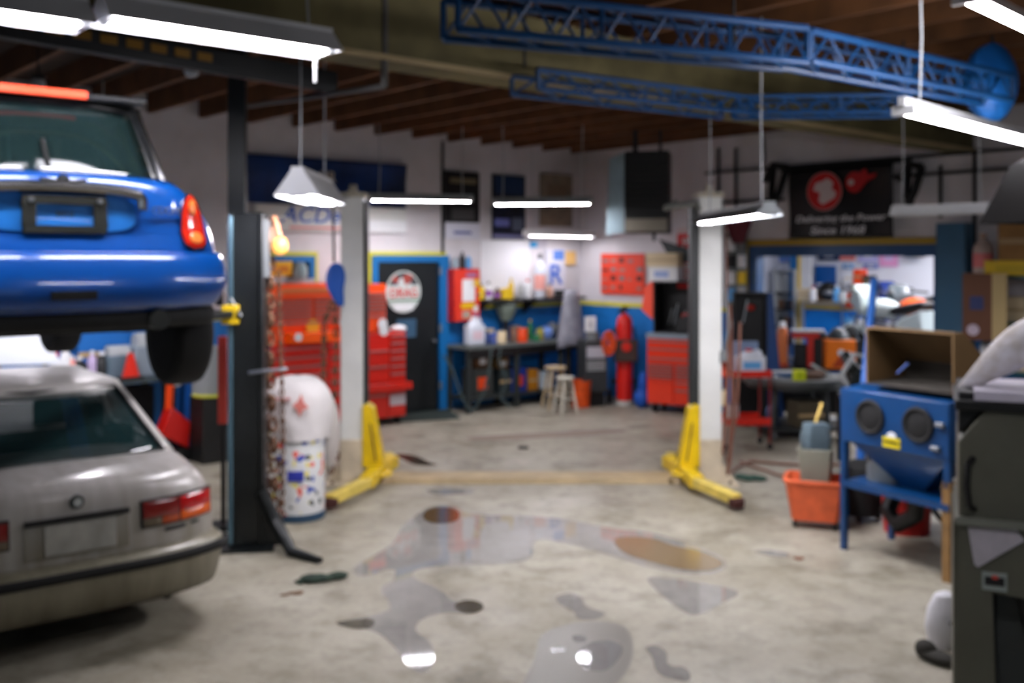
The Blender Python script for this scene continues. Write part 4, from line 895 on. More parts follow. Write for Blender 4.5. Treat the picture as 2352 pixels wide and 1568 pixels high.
# small goods
def bottle(label, loc, h, rad, m, cap, cat='bottle', group=None, neck=.35, band=None, name='bottle'):
    r = thing(name, label, cat, loc, 0, group)
    q = MB(); q.lathe([(0, 0), (rad*.95, 0), (rad, .01), (rad, h*.62), (rad*.8, h*.74), (rad*neck, h*.84), (rad*neck, h*.9), (0, h*.9)], n=14); q.obj('bottle_body', m, r)
    q = MB(); q.lathe([(rad*neck*1.2, h*.88), (rad*neck*1.2, h), (0, h)], n=12); q.obj('cap', cap, r)
    if band: q = MB(); q.lathe([(rad*1.01, h*.18), (rad*1.015, h*.2), (rad*1.015, h*.5), (rad*1.01, h*.52)], n=14); q.obj('label', band, r)
    return r
def can(label, loc, h, rad, m, group=None, lid=STEEL, cat='can', name='can'):
    r = thing(name, label, cat, loc, 0, group)
    q = MB(); q.lathe([(0, 0), (rad, 0), (rad, h), (rad*.96, h+.004)], n=16); q.obj('can_body', m, r)
    q = MB(); q.lathe([(0, h), (rad*.97, h), (rad*.97, h+.008), (rad*.3, h+.008), (rad*.3, h+.02), (0, h+.02)], n=14); q.obj('lid', lid, r); return r
def jug(label, loc, w_, h, m, cap, rz=0., lab=None, dp=None, name='jug'):
    r = thing(name, label, 'jug', loc, rz); d = dp or w_*.55
    q = MB(); q.box(-w_/2, w_/2, -d/2, d/2, 0, h*.72); o = None
    q.obj('jug_body', m, r, bevel=w_*.09)
    q = MB(); q.lathe([(w_*.42, h*.68), (w_*.34, h*.82), (w_*.16, h*.92), (0, h*.92)], n=14, sy=d/w_); q.obj('shoulder', m, r)
    q = MB(); q.tube([(w_*.1, 0, h*.86), (w_*.25, 0, h*.95), (w_*.38, 0, h*.84), (w_*.38, 0, h*.62)], w_*.05); q.obj('grip', m, r)
    q = MB(); q.lathe([(w_*.12, h*.9), (w_*.12, h), (0, h)], (-w_*.05, 0, 0), n=12); q.obj('cap', cap, r)
    if lab: q = MB(); q.box(-w_*.32, w_*.3, -d/2-.004, -d/2, h*.2, h*.5); q.obj('label', lab, r)
    return r
JW = mat('jug_plastic', (214, 220, 230), .4)
S1 = SZ+.001
for args in (('squat yellow bottle at the left end of the wall shelf', 1104, .18, .06, YELLOW, BLACK), ('white bottle with a purple label on the wall shelf', 1122, .2, .055, WHITE, GREY),
             ('small brown bottle between the purple label and the yellow can', 1142, .13, .05, BROWN, DARK), ('tall yellow spray bottle on the wall shelf', 1174, .24, .04, YELLOW, YELLOW),
             ('grey bottle left of the white caulking tube on the shelf', 1196, .2, .05, LGREY, WHITE), ('pale bottle with red mark on the wall shelf', 1212, .22, .06, PAPER, RED), ('brown jar right of the white tube on the shelf', 1262, .16, .06, mat('jar_tan', (190, 150, 130), .5), DARK)):
    bottle(args[0], localA(args[1], .2, S1), args[2]*1.25, args[3], args[4], args[5], band=paint((150, 90, 170), .5) if 'purple' in args[0] else None)
can('round yellow tub in the middle of the wall shelf', localA(1164, .22, S1), .14, .10, YELLOW, lid=YELLOW)
bottle('very tall white nozzle bottle standing at the right of the wall shelf', localA(1240, .24, S1), .66, .085, JW, paint((96, 96, 100), .5), neck=.3, band=mat('pink_label', (240, 170, 160), .5))
cbox('parts_box', 'small dark box at the right end of the wall shelf', 'box', localA(1300, .2, S1), RA, .3, .2, .1, DARK)
# things on the bench
B1 = BZ+.001
jug('big white plastic jug at the left end of the workbench', localA(1090, .36, B1), .28, .40, JW, WHITE, RA, paint((225, 200, 210), .5))
can('cream paint can in the middle of the workbench', localA(1152, .4, B1), .17, .07, CREAM); can('orange can with grey label on the workbench', localA(1200, .42, B1), .2, .075, ORANGE)
can('dark striped can beside the orange can on the workbench', localA(1184, .3, B1), .22, .085, mat('can_dark', (90, 76, 66), .5, rgb2=(150, 110, 90), scale=14))
bottle('green bottle behind the orange can on the workbench', localA(1218, .2, B1), .30, .05, GREEN, YELLOW); can('small green tin at the right of the workbench', localA(1232, .44, B1), .09, .05, GREEN)
bottle('low yellow bottle near the right end of the workbench', localA(1240, .25, B1), .2, .06, paint((160, 150, 60), .5), GREEN)
bottle('dark blue spray bottle near the white jug', localA(1118, .4, B1), .2, .05, paint((40, 60, 110), .5), BLACK); cbox('parts_box', 'small blue box between jug and cream can', 'box', localA(1134, .3, B1), RA, .12, .1, .14, paint((60, 100, 190), .5))
cbox('parts_box', 'flat white carton behind the spray bottle on the workbench', 'box', localA(1112, .15, B1), RA+.2, .25, .18, .2, CREAM)
r = thing('rag_pile', 'crumpled pale blue rag at the right end of the bench', 'rag', localA(1256, .22, B1), RA); q = MB(); q.ball((0, 0, .09), (.13, .12, .11), 18, 10); q.ball((.08, .02, .06), (.1, .09, .07)); q.obj('fabric', paint((110, 140, 205), .8), r)
# green grinder lamp head hung over the bench, bag, bench grinder at right
r = thing('bench_grinder', 'dark bench grinder at the right end of the workbench', 'grinder', localA(1284, .3, B1), RA)
q = MB(); q.cyl((-.1, 0, .16), (.1, 0, .16), .07, n=18); q.prism([(-.08, 0), (.08, 0), (.04, .1), (-.04, .1)], -.06, .06); q.obj('motor', DARK, r)
for x in (-.15, .15): q = MB(); q.cyl((x-.02, 0, .16), (x+.02, 0, .16), .09, n=20); q.obj('wheel', GREY, r)
r = thing('hanging_hood', 'grey green rounded machine head under the wall shelf', 'machine', localA(1162, .17, BZ+.3), RA)
q = MB(); q.lathe([(0, 0), (.08, 0), (.13, .1), (.17, .2), (.16, .25), (0, .27)], n=20); q.obj('head', paint((110, 122, 112), .5), r); q = MB(); q.cyl((0, 0, .0), (0, 0, -.3), .03); q.obj('stem', DARK, r)
r = thing('plastic_bag', 'grey plastic sheet draped over a machine in the corner', 'cover', WA(1312, .55, .9), RA+.1)
q = MB(); q.sheet(lambda a, b: Vector(((.10+.17*(1-b)**.8)*math.cos(a*2*PI)*(1+.08*math.sin(a*18)), (.08+.10*(1-b))*math.sin(a*2*PI)*(1+.1*math.cos(a*15)), b*.86-.1+.03*math.sin(a*12)*(1-b))), 40, 8); q.obj('sheet', mat('grey_sheet', (118, 118, 130), .35, rgb2=(150, 150, 160), scale=7), r, solid=.004)
r = thing('drill_stand', 'dark machine stand hidden beneath the grey plastic sheet', 'machine', WA(1308, .55, 0), RA); q = MB(); q.box(-.22, .22, -.18, .2, 0, .06); q.cyl((0, .02, .06), (0, .02, 1.5), .05); q.box(-.16, .16, -.18, .16, .78, .84); q.obj('stand', BLACK, r)
# red wall cabinet
c_, ws, hs = frame(WA, 1042, 1101, 617, 738, .21)
r = thing('wall_cabinet', 'red wall cabinet with stickers and a white sheet right of the black door', 'cabinet', c_, RA)
q = MB(); q.box(-ws/2, ws/2, 0, .20, 0, hs); q.obj('body', paint((176, 24, 16), .35), r, bevel=.006)
q = MB(); q.box(-ws/2+.01, ws/2-.01, -.02, 0, .01, hs-.01); q.obj('door', paint((214, 54, 34), .4), r, bevel=.004)
for x0, x1, z0, z1, m_ in ((-.2, .28, .38, .8, PAPER), (-.25, .3, .25, .35, YELLOW), (-.2, .1, .06, .2, mat('sticker_mix', (200, 190, 150), .5, rgb2=(140, 120, 130), scale=30)), (.2, .45, .66, .8, paint((226, 180, 40), .5)), (-.05, .35, .84, .92, paint((150, 110, 150), .5)), (.22, .4, .18, .3, PAPER), (.25, .4, .03, .14, paint((140, 90, 150), .5))):
    q = MB(); q.box(x0*ws, x1*ws, -.025, -.02, z0*hs, z1*hs); q.obj('sticker', m_, r)
q = MB(); q.lathe([(0, 0), (.02, 0), (.02, -.03), (0, -.03)], (ws*.42, -.02, hs*.5), ax='y', n=12); q.obj('handle', STEEL, r)
zc_ = c_.z+hs+.001
bottle('blue spray can on the red wall cabinet', WA(1076, .12, zc_), .2, .04, LBLUE, WHITE); bottle('dark bottle on the red wall cabinet', WA(1062, .1, zc_), .24, .04, DARK, BLACK); bottle('clear bottle at the left on the red wall cabinet', WA(1046, .1, zc_), .17, .04, paint((150, 170, 180), .2), LGREY)
# under bench goods
U1 = .201
for (lb, px, off, w_, h, m_, st) in (('dark crate with an orange mark under the bench, leftmost', 1096, .3, .34, .38, paint((50, 54, 52), .7), ORANGE), ('blue carton with an orange spot under the bench', 1180, .3, .26, .34, paint((16, 50, 140), .6), ORANGE),
                          ('ochre carton beside the blue carton under the bench', 1211, .3, .18, .30, paint((176, 116, 14), .6), None), ('small white carton under the right end of the bench', 1242, .3, .17, .24, paint((190, 206, 216), .6), PAPER), ('dark grey tub in the middle under the bench', 1147, .26, .22, .34, paint((40, 50, 52), .7), None)):
    cbox('storage_box', lb, 'box', localA(px, off, U1), RA, w_, .28, h, m_, strip=st)
cbox('storage_box', 'brown carton standing on the dark crate under the bench', 'box', localA(1100, .28, U1+.382), RA, .22, .2, .22, BROWN, strip=PAPER)
cbox('storage_box', 'tan carton with white side on the grey tub under the bench', 'box', localA(1147, .26, U1+.342), RA, .2, .2, .16, paint((120, 92, 50), .7), strip=PAPER)
r = thing('hose_loop', 'thin grey green hose looping down to the floor in front of the bench', 'hose', (0, 0, 0))
q = MB(); q.tube([P(1020, 816, 13.75), P(1040, 850, 13.7), P(1056, 900, 13.6), P(1075, 940, 13.6), P(1092, 938, 13.6), P(1112, 900, 13.6), P(1124, 850, 13.65), P(1128, 800, 13.7)], .014)
q.tube([P(1150, 800, 13.6), P(1145, 830, 13.6), P(1165, 870, 13.6), P(1150, 915, 13.6), P(1175, 935, 13.5)], .012); q.obj('hose', paint((60, 76, 76), .6), r)
# shop stools
def stool(label, p, h, r0, m, rz):
    r = thing('stool', label, 'stool', p, rz)
    q = MB(); q.lathe([(0, h-.04), (r0, h-.04), (r0+.01, h-.02), (r0, h), (0, h)], n=24); q.obj('seat', m, r)
    for a in range(4):
        an = PI/4+a*PI/2; q = MB(); q.cyl((r0*.7*math.cos(an), r0*.7*math.sin(an), h-.04), (r0*1.45*math.cos(an), r0*1.45*math.sin(an), 0), .02, n=10); q.obj('leg', m, r)
    for a in range(4):
        a0, a1 = PI/4+a*PI/2, PI/4+(a+1)*PI/2; z = .2+.06*(a % 2); k = r0*(1.45-.75*z/h); q = MB(); q.cyl((k*math.cos(a0), k*math.sin(a0), z), (k*math.cos(a1), k*math.sin(a1), z), .012, n=8); q.obj('rung', m, r)
stool('wooden stool with a tan seat in front of the workbench', G(1276, 938), .60, .15, mat('stool_tan', (176, 158, 126), .6, var=.1, scale=8), .3)
stool('low white stool right of the tan seated stool', G(1298, 948), .50, .12, paint((196, 194, 180), .6), .5)
r = thing('bucket', 'orange plastic bucket beside the white stool in the corner', 'bucket', G(1336, 938)+Vector((0, .17, 0)))
q = MB(); q.lathe([(0, 0), (.125, 0), (.15, .36), (.155, .36), (.155, .38), (.145, .38), (.12, .02), (0, .02)], n=24); q.obj('shell', mat('bucket_orange', (214, 78, 16), .5, var=.15, scale=10), r)
q = MB(); q.tube([(.15*math.cos(a), -.05-.02*abs(math.sin(a)), .34-.16*math.sin(a)) for a in [PI*i/12 for i in range(13)]], .005); q.obj('bail', STEEL, r)
# cylinder cart in the corner
p = G(1437, 932); s = p.y/F
r = thing('gas_cylinder', 'tall red gas cylinder with pale base strapped to a dark cart in the corner', 'gas cylinder', p+Vector((0, .13, 0)))
q = MB(); q.lathe([(0, .03), (.118, .03), (.118, 1.16), (.108, 1.24), (.08, 1.29), (.035, 1.32), (.035, 1.34), (0, 1.34)], n=24); q.obj('cylinder', mat('cylinder_red', (206, 28, 20), .35), r)
q = MB(); q.cyl((0, 0, 1.33), (0, 0, 1.44), .02); q.cyl((-.05, 0, 1.40), (.07, 0, 1.40), .02); q.lathe([(0, -.02), (.035, -.02), (.035, .02), (0, .02)], (-.06, -.02, 1.36), ax='y', n=14); q.obj('valve', DARK, r)
q = MB(); q.lathe([(.12, .0), (.12, .07), (0, .07)], n=20); q.obj('base_ring', paint((190, 190, 184), .5), r)
cart = thing('cylinder_cart', 'dark two wheeled cart with gauges holding the red gas cylinder', 'cart', p+Vector((0, .12, 0)))
for x in (-.17, .17): q = MB(); q.tube([(x, .12, .02), (x, .14, 1.05), (x*.8, .0, 1.12), (x*.8, -.12, 1.02)], .016); q.obj('rail', BLACK, cart)
for z in (.3, .85): q = MB(); q.box(-.19, .19, .1, .16, z, z+.05); q.obj('cross_bar', BLACK, cart)
for x in (-.23, .23): q = MB(); q.lathe([(0, -.025), (.11, -.025), (.11, .025), (0, .025)], (x, .1, .11), ax='x', n=18); q.obj('wheel', RUBBER, cart)
q = MB(); q.box(-.17, .17, -.20, -.14, .64, .96); o_ = q.obj('tool_tray', paint((58, 46, 40), .6), cart, bevel=.02)
q = MB(); q.lathe([(0, -.01), (.07, -.01), (.07, .02), (0, .02)], (0, -.21, .86), ax='y', n=16); q.obj('gauge', RED, o_)
r = thing('hose_coil', 'orange air hose coiled on the left of the red gas cylinder', 'hose', Vector((p.x-.27, p.y-.12, .92)), .3)
q = MB()
for i in range(9): q.torus((0, (i%3)*.02-.04, 0), .17-.016*i, .013, n=22, k=6, ax='y', sx=.62, M=None)
q.obj('hose', mat('hose_orange', (226, 88, 40), .5), r)
pw = G(1362, 935); r = thing('welding_machine', 'dark welding machine with a pale louvred face beside the orange hose coil', 'welder', pw+Vector((0, .25, 0)), .25)
q = MB(); q.box(-.16, .18, -.2, .2, .2, .95); q.obj('casing', paint((50, 54, 56), .5), r, bevel=.015)
q = MB(); q.box(-.14, .14, -.215, -.2, .70, .86); q.obj('control_panel', paint((180, 180, 190), .5), r)
for i in range(5): q = MB(); q.box(-.14, .14, -.21, -.2, .52+i*.03, .535+i*.03); q.obj('vent_slot', LGREY, r)
q = MB(); q.cyl((0, -.05, .95), (0, -.05, 1.06), .1, n=20); q.obj('wire_drum', GREY, r)
for x in (-.14, .16): q = MB(); q.lathe([(0, -.02), (.1, -.02), (.1, .02), (0, .02)], (x, .1, .1), ax='x', n=16); q.obj('wheel', RUBBER, r)
q = MB(); q.box(-.12, .14, -.16, .1, .0, .2); q.obj('base', BLACK, r)
cbox('paper_pad', 'tilted white paper pad resting above the welding machine', 'paper', pw+Vector((-.02, .22, 1.065)), .3, .16, .05, .22, PAPER, strip=paint((200, 200, 204), .6))
r = thing('folded_tarp', 'bright blue cloth slumped on the floor left of the red chest', 'cloth', G(1478, 940)+Vector((0, .15, 0))); q = MB(); q.ball((0, 0, .14), (.12, .12, .15)); q.ball((.02, .02, .34), (.07, .08, .18)); q.obj('fabric', mat('tarp_blue', (16, 84, 180), .6, bump=.6, scale=14), r)
r = thing('floor_mat', 'dark rubber mat on the floor in front of the black door', 'mat', (0, 0, 0))
q = MB(); g4 = [G(868, 972), G(1058, 962), G(1030, 941), G(880, 946)]; q.prism([(g.x, g.y) for g in g4], .0, .015, 'z'); q.obj('rubber', mat('mat_rubber', (44, 54, 50), .8, var=.2, scale=20), r)
# ================================================================ blast cabinet with cardboard hood
p0 = G(1930, 1260); p1 = G(2180, 1340); rz_ = math.atan2(p1.y-p0.y, p1.x-p0.x); Wd = (p1-p0).length
r = thing('blasting_cabinet', 'bright blue sand blasting cabinet with two arm holes and hopper on legs', 'blast cabinet', (p0.x, p0.y, 0), rz_)
CB = mat('cabinet_blue', (0, 56, 106), .38, var=.08, scale=5, coat=.3)
q = MB(); q.prism([(0, .80), (.56, .80), (.56, 1.235), (0, 1.185)], 0, Wd, 'x'); bd = q.obj('body', CB, r, bevel=.006)
for x in (.30*Wd, .74*Wd):
    q = MB(); q.torus((x, -.008, 1.01), .108, .016, n=32, ax='y'); rg = q.obj('arm_hole', RUBBER, r)
    q = MB(); q.lathe([(0, -.012), (.10, -.012), (.10, -.004), (0, -.004)], (x, 0, 1.01), ax='y', n=28); q.obj('glove_port', paint((10, 12, 14), .8), r)
    q = MB(); q.lathe([(.09, -.012), (.055, -.018), (.03, -.02), (0, -.02)], (x+.01, 0, 1.0), ax='y', n=16); q.obj('glove', paint((10, 10, 10), .8), rg)
for x0, x1, y0, y1 in ((0, .04, 0, .04), (Wd-.045, Wd, 0, .04), (0, .04, .52, .56), (Wd-.045, Wd, .52, .56)):
    if x0 > .1 and y0 == 0:
        q = MB(); q.box(x0, x1, y0, y1, .62, .8); q.obj('leg', CB, r)
        q = MB(); q.box(x0-.01, x1+.005, y0+.0, y1+.02, 0, .66); q.obj('wooden_leg', mat('leg_wood', (132, 100, 58), .75, var=.15, scale=10), r)
    else: q = MB(); q.box(x0, x1, y0, y1, 0, .8); q.obj('leg', CB, r)
q = MB(); q.rings([[Vector((.06, .04, .80)), Vector((Wd-.04, .04, .80)), Vector((Wd-.04, .52, .80)), Vector((.06, .52, .80))], [Vector((Wd*.42, .22, .50)), Vector((Wd*.60, .22, .50)), Vector((Wd*.60, .34, .50)), Vector((Wd*.42, .34, .50))]]); q.obj('hopper', CB, r)
q = MB(); q.box(.02, Wd-.02, .0, .56, .50, .515); q.box(.0, Wd, -.005, .01, .47, .515); q.obj('shelf', CB, r)
q = MB(); q.box(Wd*.42, Wd*.58, -.006, -.001, .82, .89); q.obj('warning_label', paint((226, 206, 20), .5), r); q = MB(); q.prism([(Wd*.46, .892), (Wd*.54, .892), (Wd*.54, .915), (Wd*.50, .93), (Wd*.46, .915)], -.006, -.001); q.obj('label', PAPER, r)
text('WARNING', .028, BLACK, r, (Wd*.5, -.008, .856))
for x, z in ((.90, 1.02), (.86, .86)): q = MB(); q.box(Wd*x, Wd*(x+.07), -.03, 0, z, z+.03); q.obj('latch', STEEL, r, bevel=.004)
q = MB(); q.tube([(Wd*.5, .28, .5), (Wd*.46, .3, .3), (Wd*.3, .3, .2), (.1, .4, .25), (0.05, .6, .45)], .06, n=12); q.obj('hose', BLACK, r)
# cardboard hood on top
CM = mat('hood_cardboard', (104, 80, 48), .85, var=.1, scale=4); x0, x1 = .20*Wd, .99*Wd; yb = .06; zb = 1.235
M_ = Matrix.Translation((p0.x, p0.y, 0)) @ Matrix.Rotation(rz_, 4, 'Z')
r = thing('cardboard_hood', 'brown cardboard viewing hood standing open on top of the blue blasting cabinet', 'box', (M_ @ Vector((x0, yb, zb))), rz_); w_ = x1-x0; t = .012
sidep = [(0, 0), (0, .41), (.10, .41), (.42, .16), (.42, .02), (.2, 0)]
q = MB(); q.prism(sidep, 0, t, 'x'); q.obj('side_panel', CM, r); q = MB(); q.prism(sidep, w_-t, w_, 'x'); q.obj('side_panel', CM, r)
q = MB(); q.prism([(0, .41), (.10, .41), (.42, .16), (.42, .15), (.10, .398), (0, .398)], t, w_-t, 'x'); q.obj('top_panel', CM, r)
q = MB(); q.prism([(0, 0), (.42, .02), (.42, .16), (.41, .16), (.41, .03), (0, .01)], t, w_-t, 'x'); q.obj('back_panel', paint((44, 40, 34), .85), r)  # darker colour paints in the shade inside the hood
q = MB(); q.bar((.22*w_, .15, .08), (.36*w_, .13, .16), .02, .01); q.obj('glint', paint((90, 110, 170), .2), r)  # pale bar painted in as a glint inside the hood
# grey green machine at the right edge
GM = mat('machine_grey', (92, 92, 80), .45, .2, var=.08, scale=3)
p = P(2202, 0, 4.25); p.z = 0; rz_ = math.radians(-23)
r = thing('parts_washer', 'big grey green steel cabinet with black handle cut off by the right edge', 'machine', p, rz_)
def zz(py): return Zat(py, 4.25)
q = MB(); q.prism([(0, zz(1190)), (0, zz(1012)), (.125, zz(922)), (.9, zz(905)), (.9, zz(1190))], 0, .6, 'y'); q.obj('upper_body', GM, r, bevel=.008)
q = MB(); q.box(-.012, .92, -.03, .62, zz(1200), zz(1184)); q.obj('seam_rail', paint((140, 142, 132), .35, .5), r)
q = MB(); q.prism([(-.02, 0), (-.0, zz(1200)), (.9, zz(1200)), (.9, zz(1380)), (.13, zz(1352)), (.15, 0)], 0, .03, 'y'); q.obj('front_panel', GM, r)
q = MB(); q.box(-.02, .0, .03, .58, 0, zz(1200)); q.box(.88, .9, .03, .58, 0, zz(1200)); q.box(0, .88, .56, .58, 0, zz(1200)); q.obj('side_panel', GM, r)
q = MB(); q.box(.15, .88, .10, .14, 0, zz(1340)); q.obj('inner_panel', paint((56, 60, 58), .6), r)
q = MB(); q.tube([(.055, -.004, zz(1050)), (.035, -.04, zz(1062)), (.03, -.045, zz(1110)), (.04, -.04, zz(1155)), (.06, -.004, zz(1165))], .014); q.obj('handle', BLACK, r)
q = MB(); q.prism([(.035, zz(1206)), (.22, zz(1203)), (.25, zz(1225)), (.075, zz(1296)), (.06, zz(1290))], -.012, -.004); q.obj('taped_sheet', mat('grey_sheet_paper', (176, 172, 180), .8, var=.06, scale=20), r)
q = MB(); q.box(.09, .185, -.01, -.001, zz(1345), zz(1305)); lb = q.obj('name_plate', paint((150, 160, 156), .5), r)
q = MB(); q.box(.10, .175, -.014, -.01, zz(1333), zz(1314)); q.obj('label_print', BLACK, lb); q = MB(); q.box(.128, .15, -.0155, -.013, zz(1318), zz(1310)); q.obj('logo', paint((200, 70, 60), .5), lb)
q = MB(); q.tube([(.13, .05, zz(1352)), (.135, .04, .5), (.16, .03, .1), (.2, .0, .015)], .012); q.tube([(.24, .07, zz(1352)), (.30, .05, .45), (.34, .03, .2), (.36, .05, .02)], .02); q.obj('cable', BLACK, r)
q = MB(); q.box(-.015, .9, -.02, .58, zz(930)-.02, zz(918)); q.prism([(-.0, zz(1000)), (.0, zz(900)), (.10, zz(900)), (.12, zz(922))], .02, .55, 'y'); q.obj('lid', BLACK, r, bevel=.006)
q = MB(); q.box(.06, .9, -.03, .5, zz(915), zz(894)); q.obj('lid_rail', paint((190, 186, 200), .35), r)
r = thing('fabric_roll', 'white wrapped fabric roll lying across the top of the grey green cabinet', 'cloth', P(2352, 820, 4.4))
o = P(2352, 820, 4.4)
q = MB(); pts = [P(2198, 896, 4.45), P(2225, 880, 4.4), P(2265, 850, 4.4), P(2310, 815, 4.4), P(2360, 785, 4.4), P(2420, 760, 4.4)]; q.tube([x-o for x in pts], [.012, .03, .055, .085, .10, .11], n=16); q.obj('fabric', mat('fabric_white', (238, 236, 242), .8, bump=.9, scale=12, rgb2=(206, 198, 190)), r, sub=1)
# dark lamp hood
p = P(2335, 515, 4.0); r = thing('fume_hood', 'dark grey metal hood with a small pale bulb cut off by the right edge', 'hood', p, .2)
q = MB(); q.prism([(-.16, 0), (.35, 0), (.35, .26), (.06, .26), (-.02, .22)], .0, .012); q.prism([(-.16, 0), (-.02, .22), (.06, .26), (.05, .27), (-.03, .235), (-.17, .0)], -.36, .0); q.box(.04, .35, -.36, .0, .26, .27); q.prism([(.05, .04), (.35, .03), (.35, .26), (.05, .26)], -.37, -.36); q.obj('shell', paint((36, 34, 32), .6), r)
q = MB(); q.ball((-.03, -.18, .03), (.05, .03, .018)); q.obj('bulb', mat('bulb_pale', (226, 222, 212), .4, emit=1.0), r); q = MB(); q.cyl((.1, -.18, .27), (.1, -.18, ZJ-p.z), .012); q.obj('hanger_rod', DARK, r)
# shelf with goods behind, right of the pillar
a, b = WB(2222, .42), WB(2560, .42); c = (a+b)/2; wd = (b-a).length; c.z = 0
r = thing('storage_rack', 'teal edged steel storage rack on the right wall beyond the blue pillar', 'shelf', c, RB); TEAL = paint((24, 84, 92), .45)
SZs = [zy(a, 980), zy(a, 845), zy(a, 735), zy(a, 632)]
for z in SZs: q = MB(); q.box(-wd/2, wd/2, 0, .4, z-.03, z); q.obj('shelf_board', TEAL, r)
for x in (-wd/2+.02, wd/2-.02):
    for y in (.02, .38): q = MB(); q.box(x-.02, x+.02, y-.02, y+.02, 0, SZs[-1]-.03); q.obj('upright', TEAL, r)
def onB(px, off, z=0.): return WB(px, off, z)
cbox('tray', 'yellow plastic tray on the top of the teal rack', 'tray', onB(2340, .25, SZs[3]+.001), RB, .62, .24, .16, YELLOW, strip=paint((200, 170, 10), .5))
cbox('storage_box', 'tall brown carton standing in the yellow tray', 'box', onB(2348, .22, SZs[3]+.163), RB, .42, .2, .42, KRAFT)
bottle('pale bottle with pink label on top of the teal rack', onB(2258, .22, SZs[3]+.001), .46, .10, paint((190, 170, 160), .5), paint((170, 140, 120), .6), band=paint((216, 120, 120), .5), neck=.3)
p = onB(2242, .72, SZs[1]-.02)
r = thing('cabinet_panel', 'brown wooden cabinet with cream edge hanging open on the teal rack', 'cabinet', (p.x, p.y, zy(p, 782)), RB+.35); h_ = zy(p, 628)-zy(p, 782)
q = MB(); q.box(-.13, .15, 0, .2, 0, h_); q.obj('body', mat('cabinet_brown', (104, 62, 36), .6, var=.1, scale=4), r); q = MB(); q.box(.15, .29, -.01, .2, 0, h_); q.obj('edge_panel', paint((196, 172, 120), .6), r)
q = MB(); q.box(-.06, .07, -.006, 0, h_*.46, h_*.66); q.obj('label', paint((40, 54, 110), .5), r); q = MB(); q.lathe([(0, -.006), (.06, -.006), (.06, 0), (0, 0)], (-.03, 0, h_*.16), ax='y', n=14); q.obj('sticker', paint((206, 190, 206), .5), r)
for lb, px, k, w_, h_, m_ in (('green folder box on the upper level of the teal rack', 2274, 2, .24, .2, GREEN), ('cream box on the upper level of the teal rack at the edge', 2335, 2, .26, .26, CREAM), ('white box on the middle level of the teal rack', 2300, 1, .34, .26, PAPER), ('cream carton on the middle level of the teal rack', 2345, 1, .3, .22, CREAM)):
    cbox('storage_box', lb, 'box', onB(px, .2, SZs[k]+.001), RB, w_, .26, h_, m_)
p = P(2285, 830, 7.6); r = thing('bicycle_frame', 'black bicycle frame with a silver tube leaning in front of the teal rack', 'bicycle', (p.x, p.y, 0), -.3)
def wl(x, z, R): 
    q = MB(); q.torus((x, 0, z), R, .02, n=28, ax='y'); w0 = q.obj('wheel', RUBBER, r); q = MB()
    for i in range(9): an = 2*PI*i/9; q.cyl((x, 0, z), (x+R*math.cos(an), 0, z+R*math.sin(an)), .002, n=4)
    q.obj('spokes', STEEL, w0)
wl(-.15, .34, .32); wl(.75, .34, .32)
q = MB(); q.cyl((-.15, 0, .34), (.2, 0, 1.0), .02); q.cyl((.2, 0, 1.0), (.2, 0, .4), .02); q.cyl((.2, 0, .4), (-.15, 0, .34), .015); q.cyl((.2, 0, .95), (.62, 0, 1.0), .02); q.cyl((.2, 0, .4), (.6, 0, .85), .022); q.cyl((.75, 0, .34), (.58, 0, 1.15), .018); q.obj('frame', BLACK, r)
q = MB(); q.tube([(.56, -.25, 1.2), (.58, 0, 1.16), (.56, .25, 1.2)], .014); q.obj('handlebar', STEEL, r); q = MB(); q.ball((.19, 0, 1.06), (.13, .06, .03)); q.obj('saddle', BLACK, r); q = MB(); q.cyl((-.05, -.05, .55), (.12, -.05, .98), .018); q.obj('pump', LGREY, r)
# mop bucket, red bucket and clutter under the blasting cabinet
p = G(1862, 1222)+Vector((.1, .2, 0))
r = thing('mop_bucket', 'worn orange mop bucket on casters beside the blue cabinet leg', 'bucket', p, -.35)
q = MB(); 
def rr(w_, d, z): return [Vector((x*w_/2, y*d/2, z)) for x, y in ((-.85, -1), (.85, -1), (1, -.7), (1, .7), (.85, 1), (-.85, 1), (-1, .7), (-1, -.7))]
q.rings([rr(.36, .28, .06), rr(.46, .36, .36), rr(.49, .39, .36), rr(.49, .39, .39), rr(.44, .34, .39), rr(.34, .26, .08)]); q.obj('shell', mat('mop_orange', (214, 96, 54), .5, var=.15, scale=9), r, bevel=.006)
for x in (-.15, .15):
    for y in (-.1, .1): q = MB(); q.lathe([(0, -.015), (.035, -.015), (.035, .015), (0, .015)], (x, y, .035), ax='x', n=12); q.obj('caster', BLACK, r)
q = MB(); q.rings([rr(.22, .24, .30), rr(.28, .30, .62), rr(.25, .27, .62), rr(.18, .2, .32)]); wr = q.obj('wringer', paint((126, 126, 112), .6), r, bevel=.006); wr.location = (.0, .06, 0)
q = MB(); q.cyl((.05, .0, .6), (.10, .0, .8), .02); q.obj('wringer_handle', mat('handle_slate', (70, 84, 92), .5), wr)
r = thing('wet_mop', 'grey slate mop head standing in the wringer of the orange mop bucket', 'mop', p+Vector((.02, .07, .45)), .2)
q = MB(); q.rings([rr(.12, .1, 0), rr(.22, .16, .22), rr(.18, .12, .36)]); q.obj('mop_head', mat('mop_cloth', (80, 96, 104), .85, bump=.6, scale=20), r, bevel=.02); q = MB(); q.cyl((0, 0, .36), (.10, .08, .5), .012); q.obj('mop_handle', paint((200, 170, 90), .6), r)
p = G(2112, 1240)+Vector((0, .25, 0)); r = thing('bucket', 'dark red round bucket under the blue cabinet near the wooden leg', 'bucket', p)
q = MB(); q.lathe([(0, 0), (.17, 0), (.19, .3), (.195, .32), (.18, .32), (.16, .02), (0, .02)], n=26); q.obj('shell', mat('bucket_red', (168, 20, 18), .45), r)
